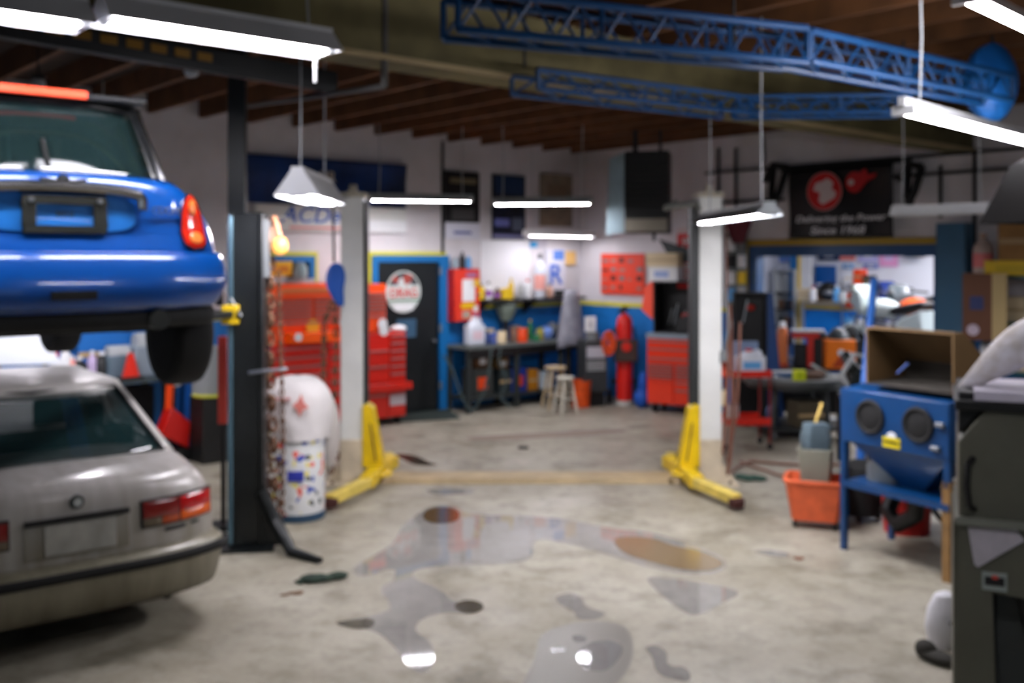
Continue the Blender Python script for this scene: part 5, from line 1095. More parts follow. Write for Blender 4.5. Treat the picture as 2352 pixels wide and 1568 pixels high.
q = MB(); q.box(-.11, .11, -.05, .05, .30, .36); q.obj('latch_lid', DARK, r)
p = G(2010, 1215)+Vector((0, .3, 0)); r = thing('shop_vacuum', 'round black shop vacuum in the shade under the blue cabinet', 'vacuum', p)
q = MB(); q.lathe([(0, .05), (.15, .05), (.17, .3), (.18, .34), (.15, .44), (.08, .48), (0, .48)], n=24); q.obj('tank', RUBBER, r)
q = MB(); q.tube([(.1, -.1, .4), (.22, -.15, .3), (.2, -.16, .1), (.16, -.2, .03)], .03); q.obj('hose', BLACK, r)
for a in range(3): an = a*2.1; q = MB(); q.ball((.13*math.cos(an), .13*math.sin(an), .03), .03); q.obj('caster', BLACK, r)
r = thing('clear_plastic', 'crumpled clear plastic sheet on the shelf of the blue cabinet', 'cover', Matrix.Translation((p0.x, p0.y, 0)) @ Matrix.Rotation(math.atan2(p1.y-p0.y, p1.x-p0.x), 4, 'Z') @ Vector((.18, .3, .516)), -1)
q = MB(); q.rings([[Vector((.16*math.cos(a)*(1+.1*math.sin(5*a)), .14*math.sin(a)*(1+.1*math.cos(4*a)), z)) for a in [2*PI*i/18 for i in range(18)]] if z < .2 else [Vector((.07*math.cos(a), .06*math.sin(a), z)) for a in [2*PI*i/18 for i in range(18)]] for z in (0, .1, .22)]); q.obj('sheet', mat('plastic_clear', (130, 140, 146), .25, bump=.8, scale=16), r)
# ================================================================ mid right: round table and carts
c = Vector(((1822-CX)/F*12.0, 12.0, 0)); r = thing('round_table', 'heavy dark round table on casters covered with parts, right of the white post', 'table', c)
TK = paint((48, 52, 52), .5); R_ = .60; TZ = Zat(872, 11.6)
q = MB(); q.lathe([(0, TZ-.07), (R_, TZ-.07), (R_+.01, TZ-.04), (R_, TZ), (0, TZ)], n=40); q.obj('table_top', mat('table_top', (86, 90, 90), .4, .3, var=.2, scale=5), r)
q = MB(); q.lathe([(0, TZ-.12), (R_*.92, TZ-.12), (R_*.92, TZ-.07), (0, TZ-.07)], n=32); q.obj('rim', TK, r)
for a in range(4):
    an = PI/4+a*PI/2; x, y = R_*.75*math.cos(an), R_*.75*math.sin(an)
    q = MB(); q.cyl((x, y, .12), (x*.9, y*.9, TZ-.1), .035); l_ = q.obj('leg', TK, r)
    q = MB(); q.lathe([(0, -.02), (.055, -.02), (.055, .02), (0, .02)], (x, y, .055), ax='x', n=14); q.obj('caster', GREY, l_)
q = MB(); q.box(-.5, .5, -.4, .4, .12, .15); q.obj('lower_shelf', TK, r)
random.seed(11)
cbox('parts_box', 'brown dirty carton under the round table', 'box', c+Vector((.1, -.2, .151)), .2, .36, .3, .3, paint((78, 70, 52), .8)); cbox('parts_box', 'low silver tray under the right side of the round table', 'box', c+Vector((.36, -.05, .151)), .1, .22, .4, .08, LGREY)
bottle('dark blue jug under the left side of the round table', c+Vector((-.3, -.2, .151)), .3, .08, paint((20, 50, 90), .5), BLACK)
cbox('name_card', 'bright yellow green block lying on the front of the round table', 'box', c+Vector((-.06, -.46, TZ+.001)), .1, .13, .08, .12, paint((206, 220, 30), .5), strip=paint((170, 190, 30), .5))
r = thing('rag_pile', 'brown rag heap in the middle of the round table', 'rag', c+Vector((.12, -.3, TZ))); q = MB(); q.ball((0, 0, .03), (.16, .1, .06)); q.ball((.1, .05, .05), (.1, .08, .06)); q.obj('fabric', paint((96, 74, 60), .9), r)
r = thing('car_bracket', 'pale metal bracket leaning on the right of the round table', 'car part', c+Vector((.28, -.2, TZ))); q = MB(); q.bar((-.12, 0, .16), (.1, 0, .03), .07, .03); q.box(-.1, .2, -.05, .05, 0, .03); q.obj('plate', paint((200, 210, 208), .4), r)
r = thing('brake_disc', 'steel brake disc lying at the left front of the round table', 'car part', c+Vector((-.35, -.3, TZ))); q = MB(); q.lathe([(0, 0), (.14, 0), (.14, .02), (.08, .02), (.07, .05), (0, .05)], n=24); q.obj('disc', STEEL, r)
r = thing('car_bracket', 'blue and white flat case behind the yellow green block', 'case', c+Vector((-.15, -.05, TZ))); q = MB(); q.box(-.22, .22, -.1, .1, 0, .05); q.obj('case_body', paint((60, 100, 150), .5), r, bevel=.01); q = MB(); q.box(-.2, .2, -.102, .09, .05, .06); q.obj('lid', LGREY, r)
# red service cart
a, b = P(1662, 0, 11.1), P(1772, 0, 11.1); c2 = (a+b)/2; c2.z = 0; wd = (b-a).length
r = thing('service_cart', 'red two shelf service cart behind the right white post', 'cart', c2+Vector((0, .0, 0)), .05); z1 = Zat(856, 11.1); z0 = Zat(966, 11.1)
q = MB(); q.box(-wd/2, wd/2, 0, .4, z1-.03, z1-.02); q.box(-wd/2, wd/2, -.01, 0, z1-.05, z1+.02); q.box(-wd/2, wd/2, .39, .4, z1-.05, z1+.02); q.box(-wd/2-.01, -wd/2, 0, .4, z1-.05, z1+.02); q.box(wd/2, wd/2+.01, 0, .4, z1-.05, z1+.02); q.obj('top_tray', RED, r)
q = MB(); q.box(-wd/2, wd/2, 0, .4, z0-.03, z0-.02); q.box(-wd/2, wd/2, -.01, 0, z0-.05, z0+.03); q.box(-wd/2, wd/2, .39, .4, z0-.05, z0+.03); q.obj('bottom_tray', RED, r)
for x in (-wd/2+.01, wd/2-.01):
    for y in (.01, .39): q = MB(); q.cyl((x, y, .06), (x, y, z1-.04), .012); l_ = q.obj('leg', paint((120, 20, 16), .5), r); q = MB(); q.ball((x, y, .035), .035); q.obj('caster', BLACK, l_)
jug('white plastic jug with blue spots and red cap on the red service cart', c2+Vector((.07, .16, z1-.018)), .32, .27, JW, RED, 0, LBLUE, .2)
bottle('pink bottle at the left end of the red service cart', c2+Vector((-.20, .15, z1-.018)), .24, .05, paint((190, 130, 130), .4), RED); can('grey tin on the lower tray of the red service cart', c2+Vector((-.12, .2, z0-.018)), .16, .07, LGREY)
cbox('parts_box', 'grey flat box behind the white jug on the red cart', 'box', c2+Vector((0.06, .33, z1-.018)), .0, .26, .1, .34, paint((120, 140, 170), .5))
# things hanging on the right white post: hoses and small tank
r = thing('air_hose', 'rust brown air hoses hanging down beside the right white post', 'hose', (0, 0, 0))
q = MB(); q.tube([P(1664, 480, 9.7), P(1668, 620, 9.6), P(1672, 800, 9.5), P(1668, 960, 9.4), P(1660, 1040, 9.4), P(1672, 1062, 9.4), P(1690, 960, 9.5), P(1697, 860, 9.5), P(1700, 740, 9.6)], .014)
q.tube([P(1676, 700, 9.6), P(1683, 900, 9.5), P(1676, 1060, 9.4), P(1668, 1100, 9.5)], .018)
pts = [P(1668, 1100, 9.5), G(1690, 1078), G(1725, 1062), G(1790, 1068), G(1870, 1072), G(1935, 1070)]; q.tube([Vector((x.x, x.y, max(x.z, .015))) for x in pts], .014)
pts = [G(1935, 1098), G(1860, 1096), G(1790, 1094), G(1720, 1070), G(1700, 1062)]; q.tube([Vector((x.x, x.y, .013)) for x in pts], .012); q.obj('hose', mat('hose_brown', (120, 78, 62), .6), r)
for lb, y0, y1, m_ in (('red orange spray can clipped beside the right white post', 800, 860, paint((226, 78, 50), .45)), ('tan can hanging lower beside the right white post', 890, 930, CREAM)):
    pz = P(1663, y1, 9.55); bottle(lb, pz, Zat(y0, 9.55)-pz.z, .04, m_, GREY)
c3 = P(1725, 0, 12.6); c3.z = 0; r = thing('tool_locker', 'open black tool locker with a blue side panel behind the red service cart', 'cabinet', c3, -.12)
z1_, z0_ = Zat(672, 12.6), .02
q = MB(); q.box(-.19, .19, .28, .3, z0_, z1_); q.box(-.2, -.19, 0, .3, z0_, z1_); q.box(.19, .2, 0, .3, z0_, z1_); q.box(-.19, .19, 0, .28, z1_-.02, z1_); q.box(-.19, .19, 0, .28, z0_, .85); q.obj('shell', BLACK, r)
q = MB(); q.prism([(.2, z0_), (.42, z0_), (.27, z1_), (.2, z1_)], .0, .03); q.obj('side_panel', mat('locker_blue', (24, 64, 120), .45), r)
q = MB(); q.ball((.02, .22, 1.5), (.06, .04, .04)); q.obj('hung_tool', RED, r); q = MB(); q.bar((-.08, .2, 1.3), (-.02, .2, 1.6), .03, .02); q.obj('hung_tool', STEEL, r)
# dark equipment bench with orange cylinder, red machine and orange welder
c4 = P(1868, 0, 13.0); c4.z = 0; ez = Zat(846, 13.0)
r = thing('equipment_stand', 'low dark equipment stand behind the round table carrying the orange box', 'stand', c4, -.2)
q = MB(); q.box(-.55, .55, 0, .45, ez-.04, ez); q.obj('top', DARK, r)
for x in (-.5, .5):
    for y in (.03, .42): q = MB(); q.box(x-.02, x+.02, y-.02, y+.02, 0, ez-.04); q.obj('leg', BLACK, r)
q = MB(); q.box(-.5, .5, .1, .42, .1, ez-.1); q.obj('cabinet_body', BLACK, r)
Mx = Matrix.Translation(c4) @ Matrix.Rotation(-.2, 4, 'Z')
r = thing('gas_cylinder', 'small copper orange cylinder with white shoulder on the dark stand', 'gas cylinder', Mx @ Vector((-.38, .16, ez)))
q = MB(); q.lathe([(0, 0), (.07, 0), (.07, .44), (.05, .52), (0, .55)], n=18); q.obj('cylinder', paint((206, 112, 56), .4), r); q = MB(); q.lathe([(.052, .50), (.04, .56), (.03, .60), (0, .60)], n=14); q.obj('valve_cap', PAPER, r); q = MB(); q.lathe([(.078, 0), (.078, .05), (0, .05)], n=16); q.obj('base_ring', paint((190, 70, 40), .5), r)
p = Mx @ Vector((-.08, .2, ez)); r = thing('bench_press', 'red and black bench machine with a pale top left of the orange box', 'machine', p, -.2)
q = MB(); q.box(-.17, .17, -.08, .15, .38, .46); q.box(.02, .1, -.06, .1, .0, .38); q.obj('frame', RED, r, bevel=.01); q = MB(); q.box(-.18, .24, -.1, .16, .46, .49); q.obj('top_plate', LGREY, r); q = MB(); q.box(.1, .3, -.06, .15, 0, .44); q.box(-.15, .02, 0, .12, 0, .3); q.obj('motor_body', BLACK, r, bevel=.02)
p = Mx @ Vector((.33, .02, ez)); r = thing('welder_box', 'bright orange welder box with a white round mark on the dark stand', 'machine', p, -.12)
q = MB(); q.box(-.19, .19, -.1, .25, .01, .38); q.obj('casing', mat('welder_orange', (238, 120, 10), .4), r, bevel=.008); q = MB(); q.lathe([(0, -.008), (.045, -.008), (.045, 0), (0, 0)], (0, -.1, .22), ax='y', n=18); q.obj('round_mark', PAPER, r)
q = MB(); q.prism([(.0, .2), (.06, .04), (-.12, .03)], -.108, -.1); q.obj('dark_print', paint((176, 60, 10), .5), r); q = MB(); q.box(.19, .26, -.1, .25, 0, .38); q.obj('side_vent', DARK, r)
r = thing('grinder_head', 'dark rounded grinder head on top of the orange welder box', 'machine', Mx @ Vector((.33, .1, ez+.39)), -.1); q = MB(); q.lathe([(0, 0), (.15, 0), (.1, .1), (.05, .14), (0, .15)], n=18); q.ball((.2, .05, .08), (.08, .06, .1)); q.obj('housing', paint((60, 68, 70), .5), r)
# blue slanted hoist
a, b = P(2008, 642, 9.2), P(1984, 900, 8.8); base = Vector((b.x, b.y+.1, 0)); r = thing('engine_hoist', 'blue slanted hoist arm rising behind the cardboard hood', 'hoist', base)
q = MB(); q.cyl(a-base, b-base, .035); q.cyl(b-base, (.0, 0, .06), .04); q.obj('mast', mat('hoist_blue', (40, 100, 180), .4), r); q = MB(); q.box(-.05, .05, -.45, .6, .0, .07); q.box(-.35, .35, -.1, .0, .0, .06); q.obj('base', MATS['hoist_blue'], r)
# ================================================================ back room furniture
def inR(px, off, z=0.): p = WBR(px, off); p.z = z; return p
a, b = inR(1848, .55), inR(1945, .55); c = (a+b)/2; wd = (b-a).length; c.z = 0
r = thing('counter', 'blue and white counter with a yellow stripe in the back room', 'counter', c, RB); hz = zy(c, 690)
q = MB(); q.box(-wd/2, wd/2, 0, .5, 0, hz-.16); q.obj('front_panel', mat('counter_blue', (10, 120, 205), .5), r); q = MB(); q.box(-wd/2, wd/2, -.005, .5, hz-.16, hz-.1); q.obj('stripe', YELLOW, r); q = MB(); q.box(-wd/2-.03, wd/2+.03, -.05, .52, hz-.1, hz); q.obj('counter_top', CREAM, r)
def rboard(name, label, cat, px0, px1, py0, py1, m, off=.03):
    a, b = inR(px0, off), inR(px1, off); c = (a+b)/2; wd = (b-a).length; z0 = zy(c, py1); h = zy(c, py0)-z0; r = thing(name, label, cat, (c.x, c.y, z0), RB); q = MB(); q.box(-wd/2, wd/2, -.01, .01, 0, h); q.obj('sheet', m, r); return r, wd, h
for lb, x0, x1, y0, y1, m_, m2 in (('white and pink strip poster at the left of the back room', 1745, 1780, 565, 640, PAPER, paint((236, 150, 170), .6)), ('light blue poster left of the blue door frame in the back room', 1786, 1812, 565, 602, paint((110, 140, 210), .6), LBLUE), ('navy poster with white dot in the back room', 1880, 1928, 572, 598, paint((12, 40, 80), .5), PAPER),
                          ('red and white poster beside the navy poster in the back room', 1930, 1964, 566, 598, paint((220, 120, 110), .5), PAPER), ('lavender poster in the middle of the back room wall', 1972, 2016, 566, 602, paint((180, 180, 226), .5), PAPER), ('pink poster with a figure on the back room wall', 2020, 2062, 565, 612, paint((226, 160, 206), .5), paint((200, 180, 220), .5)),
                          ('light blue notice below the red poster in the back room', 1936, 1960, 606, 616, LBLUE, PAPER), ('blue notice strip under the lavender poster in the back room', 1984, 2016, 606, 616, paint((110, 130, 200), .5), PAPER), ('white green sheet low at the left of the back room', 1750, 1782, 645, 690, paint((214, 222, 190), .6), paint((150, 160, 200), .6))):
    r, wd, h = rboard('poster', lb, 'poster', x0, x1, y0, y1, m_); pic(r, -wd*.2, wd*.25, h*.3, h*.7, m2, y=-.013)
r, wd, h = rboard('monitor', 'black wall monitor at the upper right of the back room', 'monitor', 2078, 2124, 562, 590, BLACK, .2)
r, wd, h = rboard('pin_board', 'blue pin board above the counter in the back room', 'board', 1872, 1920, 610, 660, mat('panel_blue', (8, 84, 160), .5), .1); pic(r, -wd*.4, wd*.4, h*.1, h*.2, PAPER, 'label', -.013)
a = inR(1826, .35); r = thing('door_post', 'blue doorway post with yellow edge standing in the back room', 'post', a, RB); q = MB(); q.box(-.08, .08, -.05, .05, 0, 2.5); q.obj('post', BB, r); q = MB(); q.box(.08, .13, -.05, .05, 0, 2.5); q.obj('edge_strip', YELLOW, r); q = MB(); q.box(.13, .33, -.03, .03, 0, 2.4); q.obj('white_panel', PAPER, r)
a = inR(1800, .5); r = thing('display_cabinet', 'dark framed display cabinet full of small goods in the back room', 'cabinet', a, RB); hz = zy(a, 618)
q = MB(); q.box(-.22, .22, .2, .22, 0, hz); q.box(-.22, -.19, 0, .2, 0, hz); q.box(.19, .22, 0, .2, 0, hz); q.box(-.19, .19, 0, .2, hz-.03, hz); q.obj('frame', LGREY, r)
for i in range(4): q = MB(); q.box(-.19, .19, 0, .2, .6+i*.3, .62+i*.3); q.obj('shelf', DARK, r)
cols = [RED, PAPER, DARK, BROWN, LBLUE, YELLOW, DARK, GREEN]
for i in range(3):
    for j in range(3): can(('left', 'middle', 'right')[j]+' small tin on the '+('lower', 'middle', 'upper')[i]+' level of the display cabinet in the back room', Matrix.Translation(a) @ Matrix.Rotation(RB, 4, 'Z') @ Vector((-.12+j*.12, .1, .621+i*.3)), .16, .045, DARK if (i+j) % 2 else BROWN, group='tins in the display cabinet')
can('yellow green tin on the back room counter', inR(1972, .8, zy(inR(1940, .55), 690)+.001), .26, .10, paint((206, 206, 60), .5)); r = thing('helmet', 'dark helmet standing on the back room counter', 'helmet', inR(1902, .8, zy(inR(1940, .55), 690))); q = MB(); q.ball((0, 0, .16), (.16, .2, .16)); q.obj('shell', BLACK, r); q = MB(); q.ball((0, -.12, .14), (.12, .1, .07)); q.obj('visor', STEEL, r)
can('brown tin beside the helmet on the back room counter', inR(1880, .8, zy(inR(1940, .55), 690)+.001), .14, .09, BROWN); cbox('storage_box', 'cream carton at the left end of the back room counter', 'box', inR(1856, .85, zy(inR(1940, .55), 690)+.001), RB, .3, .2, .2, CREAM)
def bike(label, px, d, rz, col, col2):
    p = P(px, 0, d); p.z = .56; r = thing('motorcycle', label, 'motorcycle', p, rz)
    for x in (-.68, .68):
        q = MB(); q.torus((x, 0, .31), .25, .06, n=28, k=8, ax='y'); w0 = q.obj('wheel', RUBBER, r); q = MB(); q.torus((x, 0, .31), .19, .012, n=20, k=6, ax='y')
        for i in range(6): an = PI*i/3; q.cyl((x, 0, .31), (x+.19*math.cos(an), 0, .31+.19*math.sin(an)), .008, n=5)
        q.obj('rim', STEEL, w0)
    q = MB(); q.ball((.1, 0, .88), (.30, .15, .14)); q.obj('fuel_tank', col, r); q = MB(); q.prism([(-.75, .95), (-.2, .80), (-.1, .86), (-.2, .92), (-.7, 1.02)], -.12, .12); q.obj('seat', BLACK, r, bevel=.03)
    q = MB(); q.box(-.2, .25, -.14, .14, .3, .7); q.cyl((0, -.14, .45), (0, -.2, .45), .12); q.obj('engine', STEEL, r, bevel=.03); q = MB(); q.cyl((.68, -.08, .31), (.42, -.08, 1.02), .025); q.cyl((.68, .08, .31), (.42, .08, 1.02), .025); q.obj('fork', CHROME, r)
    q = MB(); q.tube([(.3, -.36, 1.08), (.4, -.2, 1.1), (.42, 0, 1.04), (.4, .2, 1.1), (.3, .36, 1.08)], .015); q.obj('handlebar', BLACK, r); q = MB(); q.prism([(.35, .75), (.62, .95), (.5, 1.22), (.36, 1.05)], -.16, .16); q.obj('fairing', col2, r, bevel=.04)
    q = MB(); q.tube([(.1, .16, .3), (-.3, .18, .28), (-.75, .2, .45)], [.03, .04, .05]); q.obj('exhaust', CHROME, r); q = MB(); q.prism([(-.75, .55), (-.2, .5), (-.3, .75), (-.7, .9)], -.13, .13); q.obj('tail_fairing', col, r, bevel=.03)
    q = MB(); q.torus((.68, 0, .33), .30, .03, n=14, ax='y'); q.obj('fender', col2, r)
    return r
pl_ = thing('display_platform', 'long grey raised platform carrying the motorcycles in the back room', 'platform', (P(2080, 0, 14.35).x, 14.35, 0), 1.9)
q = MB(); q.box(-1.7, 1.9, -.75, .75, .48, .56); q.obj('deck', GREY, pl_)
for x in (-1.55, 1.75):
    for y in (-.65, .65): q = MB(); q.box(x-.04, x+.04, y-.04, y+.04, 0, .48); q.obj('leg', DARK, pl_)
bike('white motorcycle nearest the opening in the back room', 2040, 13.6, 1.95, paint((206, 220, 216), .3), paint((190, 204, 200), .3))
bike('silver and orange motorcycle behind the white one in the back room', 2112, 13.9, 1.8, paint((220, 90, 30), .3), paint((60, 70, 74), .3))
bike('dark green motorcycle at the rear of the back room', 2086, 15.6, 1.9, paint((30, 80, 60), .3), paint((40, 60, 130), .3))
a = inR(1945, .3); 
# ================================================================ left side clutter
# sticker covered drum, bag
p = G(668, 1203)+Vector((0, .24, 0)); r = thing('drum', 'white drum covered in small coloured stickers behind the black column', 'drum', p)
q = MB(); q.lathe([(0, .035), (.225, .035), (.225, .93), (.21, .96), (0, .96)], n=28); q.obj('drum_body', tape_mat('sticker_white', ([(40, 70, 160), (206, 206, 200), (210, 80, 60), (206, 206, 200), (214, 200, 60), (206, 206, 200), (60, 64, 66), (200, 202, 200)], 24., .66), (206, 208, 206)), r)
q = MB(); q.lathe([(0, 0), (.23, 0), (.235, .03), (.23, .06), (0, .06)], n=28); q.obj('base_ring', paint((30, 60, 84), .5), r)
q = MB(); q.box(-.03, .10, -.232, -.21, .34, .42); q.obj('big_sticker', paint((50, 60, 160), .5), r)
r = thing('trash_bag', 'white plastic bag with red print slumped over the sticker covered drum', 'bag', p+Vector((0, 0, .96)))
q = MB(); rs = []
for k, (rx, ry, z, ox) in enumerate(((.245, .24, -.30, .02), (.26, .25, -.18, .02), (.27, .26, -.02, .02), (.25, .24, .10, .02), (.19, .19, .19, .0), (.05, .05, .215, .0))):
    rs.append([Vector((ox+rx*math.cos(a)*(1+.09*math.sin(5*a+k)+.05*math.sin(9*a-2*k)), ry*math.sin(a)*(1+.07*math.cos(4*a+k)), z)) for a in [2*PI*i/24 for i in range(24)]])
q.rings(rs, cap=False); q.obj('bag_body', mat('bag_white', (214, 210, 208), .5, bump=.7, scale=9), r, sub=1)
q = MB(); q.tube([(.20, .06, .08), (.25, .08, -.1), (.26, .10, -.35), (.24, .1, -.62)], [.05, .09, .10, .03], n=12); q.obj('bag_tail', mat('bag_grey', (176, 170, 164), .5, bump=.7, scale=9), r, sub=1)
q = MB(); q.prism([(.02, .0), (.06, .03), (.09, .09), (.11, .02), (.15, -.02), (.10, -.04), (.08, -.09), (.05, -.03)], -.275, -.26); q.obj('red_print', paint((206, 120, 110), .6), r)
q = MB(); q.box(-.12, .0, -.275, -.255, .04, .06); q.obj('red_line', paint((190, 130, 130), .6), r)
# chains
def chain(label, pts, R=.022, group=None):
    r = thing('chain', label, 'chain', pts[0]); o = pts[0]; q = MB(); L = 0; k = 0
    for a, b in zip(pts, pts[1:]):
        d = b-a; n = max(1, int(d.length/(R*2.6)))
        for i in range(n):
            c = a.lerp(b, (i+.5)/n)-o; z = d.normalized(); x = z.orthogonal().normalized(); y = z.cross(x)
            if k % 2: x, y = y, -x
            M = Matrix((( x.x, z.x, y.x), (x.y, z.y, y.y), (x.z, z.z, y.z))); q.torus(c, R, R*.36, n=8, k=5, sx=.6, M=M); k += 1
    q.obj('links', RUST, r); return r
tp = P(618, 500, 7.6)
chain('long rusty chain hanging just right of the black column', [tp, P(622, 540, 7.6), P(620, 800, 7.6), P(628, 1000, 7.6), P(634, 1180, 7.6)], .052)
chain('second rusty chain hanging close beside the long rusty one', [P(608, 530, 7.6), P(612, 560, 7.65), P(612, 800, 7.68), P(618, 1190, 7.68)], .040)
chain('thin rusty chain loop hanging lower behind the long rusty chain', [P(640, 620, 7.7), P(645, 800, 7.7), P(650, 1000, 7.7), P(648, 1190, 7.7)], .028)
chain('rusty chain hanging left of the left white post', [P(764, 690, 9.0), P(745, 740, 9.0), P(742, 900, 9.0), P(760, 1010, 9.0), P(762, 1090, 9.0)], .040)
chain('short rusty chain hanging beside the blue glove', [P(768, 690, 9.1), P(772, 780, 9.1), P(768, 920, 9.1), P(776, 1060, 9.1)], .036)
q = MB(); a = P(600, 500, 7.62); b = P(660, 500, 7.62); q.cyl(a, b, .012); q.cyl(P(600, 500, 7.62), P(596, 500, 7.5), .012); hk = q.obj('chain_rail', STEEL); tag(hk, 'short steel rail fixed to the black column that carries the rusty chains', 'rail')
p = P(643, 586, 7.5); r = thing('trouble_lamp', 'glowing orange ball hanging among the rusty chains', 'lamp', p); q = MB(); q.ball((0, 0, .07), (.062, .062, .07)); q.obj('ball', mat('glow_orange', (255, 180, 92), .4, emit=.35), r); q = MB(); q.tube([(0, 0, .14), (-.02, 0, .22), (-.05, .02, .29)], .018); q.obj('neck', paint((220, 150, 110), .5), r)
p = P(628, 560, 7.55); r = thing('leather_glove', 'peach coloured glove draped on top of the rusty chains', 'glove', p); q = MB(); q.ball((0, 0, .06), (.05, .035, .08)); 
for i in range(4): q.tube([(-.03+i*.018, -.01, .0), (-.035+i*.022, -.02, -.06-.008*(i % 2))], .010, n=6)
q.obj('leather', paint((206, 164, 140), .8), r)
# yellow light box behind
c_, ws, hs = frame(WA, 594, 672, 600, 634, .5); r = thing('storage_box', 'amber yellow box on top of the orange tool chest behind the rusty chains', 'box', c_, RA); q = MB(); q.box(-ws/2, ws/2, 0, .3, 0, hs); q.obj('box_body', paint((240, 176, 40), .5), r, bevel=.006)
for x in (-.1, .22): q = MB(); q.box(ws*x-.05, ws*x+.07, -.004, 0, hs*.25, hs*.7); q.obj('print', paint((206, 120, 20), .5), r)
r = thing('cardboard_stack', 'grey carton supporting the amber yellow box on the tool chest', 'box', (c_.x, c_.y, zc2), RA); q = MB(); q.box(-ws*.5, ws*.35, .01, .29, 0, max(.03, c_.z-zc2)); q.obj('box_body', LGREY, r)
r = thing('glass_jar', 'pale glass jar beside the amber yellow box', 'jar', onA(690, .5, zc2+.051)); q = MB(); q.lathe([(0, 0), (.07, 0), (.09, .05), (.08, .14), (.05, .18), (0, .18)], n=18); q.obj('jar_body', paint((150, 170, 174), .15), r); q = MB(); q.lathe([(0, .18), (.05, .18), (.05, .2), (0, .2)], n=14); q.obj('lid', STEEL, r)
# blue gloves hanging at the left white post
p = P(772, 602, 9.3); r = thing('work_cloth', 'bright blue work cloth hanging left of the left white post', 'cloth', p)
q = MB(); rs = []
for x, z, w_ in ((.0, .0, .03), (.0, -.06, .085), (-.01, -.16, .10), (-.01, -.25, .075), (.02, -.34, .055), (.045, -.42, .03)): rs.append([Vector((x+w_*math.cos(a)*(1+.1*math.sin(3*a)), .05*math.sin(a), z)) for a in [2*PI*i/14 for i in range(14)]])
q.rings(rs); q.obj('fabric', mat('cloth_blue', (22, 84, 176), .6, bump=.5, scale=18), r, sub=1); q = MB(); q.cyl((-.02, 0, 0), (-.03, .02, .55), .012); q.obj('strap', DARK, r); q = MB(); q.tube([(-.03, .02, .55), (.04, .1, .62), (.10, .12, .62)], .01); q.obj('hook', STEEL, r)
# under the cars: bench along the left part of the back wall
a, b = onA(-60, .75), onA(395, .75); c = (a+b)/2; wd = (b-a).length; c.z = 0; LZ = zy(onA(330, .75), 868)
r = thing('side_bench', 'low cluttered bench on the back wall seen between the two cars', 'workbench', c, RA); q = MB(); q.box(-wd/2, wd/2, 0, .7, LZ-.05, LZ); q.obj('bench_top', paint((60, 74, 80), .5), r)
for x in (-wd/2+.05, 0, wd/2-.05):
    for y in (.04, .64): q = MB(); q.box(x-.035, x+.035, y-.035, y+.035, 0, LZ-.05); q.obj('leg', BLACK, r)
q = MB(); q.box(-wd/2, wd/2, .5, .68, .1, LZ-.15); q.obj('back_board', BLACK, r)
def mach(name, label, cat, px, w_, h_, d_, m, off=.5, kind=0):
    r = thing(name, label, cat, onA(px, off, LZ+.001), RA)
    q = MB(); q.box(-w_/2, w_/2, -d_/2, d_/2, 0, h_*.7); q.obj('body', m, r, bevel=.02)
    q = MB(); q.cyl((-w_*.4, 0, h_*.75), (w_*.45, 0, h_*.75), h_*.25, n=16); q.obj('motor', LGREY, r)
    return r
mach('grinding_machine', 'light grey machine with rounded motor seen below the blue car', 'machine', 345, .42, .46, .3, paint((128, 140, 150), .45))
mach('pump_unit', 'grey blue pump left of the red triangle', 'machine', 268, .26, .34, .25, paint((86, 104, 116), .45))
r = thing('warning_triangle', 'red warning triangle standing on the bench under the blue car', 'triangle', onA(300, .72, LZ+.001), RA); q = MB(); q.prism([(-.09, 0), (.09, 0), (.02, .27), (-.02, .27)], -.02, .02); q.obj('panel', paint((220, 40, 20), .4), r); q = MB(); q.box(-.12, .12, -.05, .05, -.0, .02); q.obj('base', BLACK, r)
mach('vise', 'pale bluish vise at the right end of the bench under the blue car', 'vise', 380, .2, .28, .2, paint((150, 164, 180), .4))
for lb, px, h_, rad, m_, cp in (('white bottle with red cap on the bench under the blue car', 128, .3, .06, PAPER, RED), ('black can on the bench behind the sedan roof', 182, .24, .08, BLACK, WHITE), ('violet label bottle on the bench behind the sedan roof', 212, .3, .05, paint((190, 170, 206), .5), WHITE), ('dark jar right of the violet label bottle', 234, .28, .08, DARK, PAPER), ('pink capped bottle on the bench behind the sedan roof', 165, .26, .05, paint((226, 150, 140), .5), PAPER), ('yellow topped bottle below the blue car bumper', 150, .40, .05, PAPER, YELLOW)):
    bottle(lb, onA(px, .5, LZ+.001), h_, rad, m_, cp)
cbox('storage_box', 'blue crate on the bench behind the sedan roof', 'box', onA(250, .25, LZ+.001), RA, .7, .2, .5, mat('crate_blue', (14, 96, 170), .5))
# blue panel stand, red tank, lamp hood at the sedan's right
p = onA(428, .8, 0); r = thing('blue_pedestal', 'tall blue metal pedestal right of the bench between sedan and black column', 'stand', p, RA); q = MB(); q.prism([(-.08, .06), (.1, .02), (.12, .5), (.08, 1.35), (-.02, 1.35), (-.06, .6)], -.1, .1); q.obj('body', mat('pedestal_blue', (14, 84, 160), .45), r, bevel=.01)
q = MB(); q.box(-.12, .14, -.14, .14, 0, .05); q.obj('foot', BLACK, r)
p = onA(392, .95, 0); r = thing('floor_jack', 'red floor jack pump standing behind the sedan trunk', 'jack', p, RA); q = MB(); q.prism([(-.14, .3), (.16, .12), (.18, .4), (-.02, .58)], -.1, .1); q.obj('tank', mat('jack_red', (190, 20, 14), .4), r, bevel=.015); q = MB(); q.cyl((-.02, 0, .55), (-.0, 0, .95), .04); q.obj('ram', ORANGE, r); q = MB(); q.box(-.16, .18, -.12, .12, 0, .13); q.obj('base', BLACK, r)
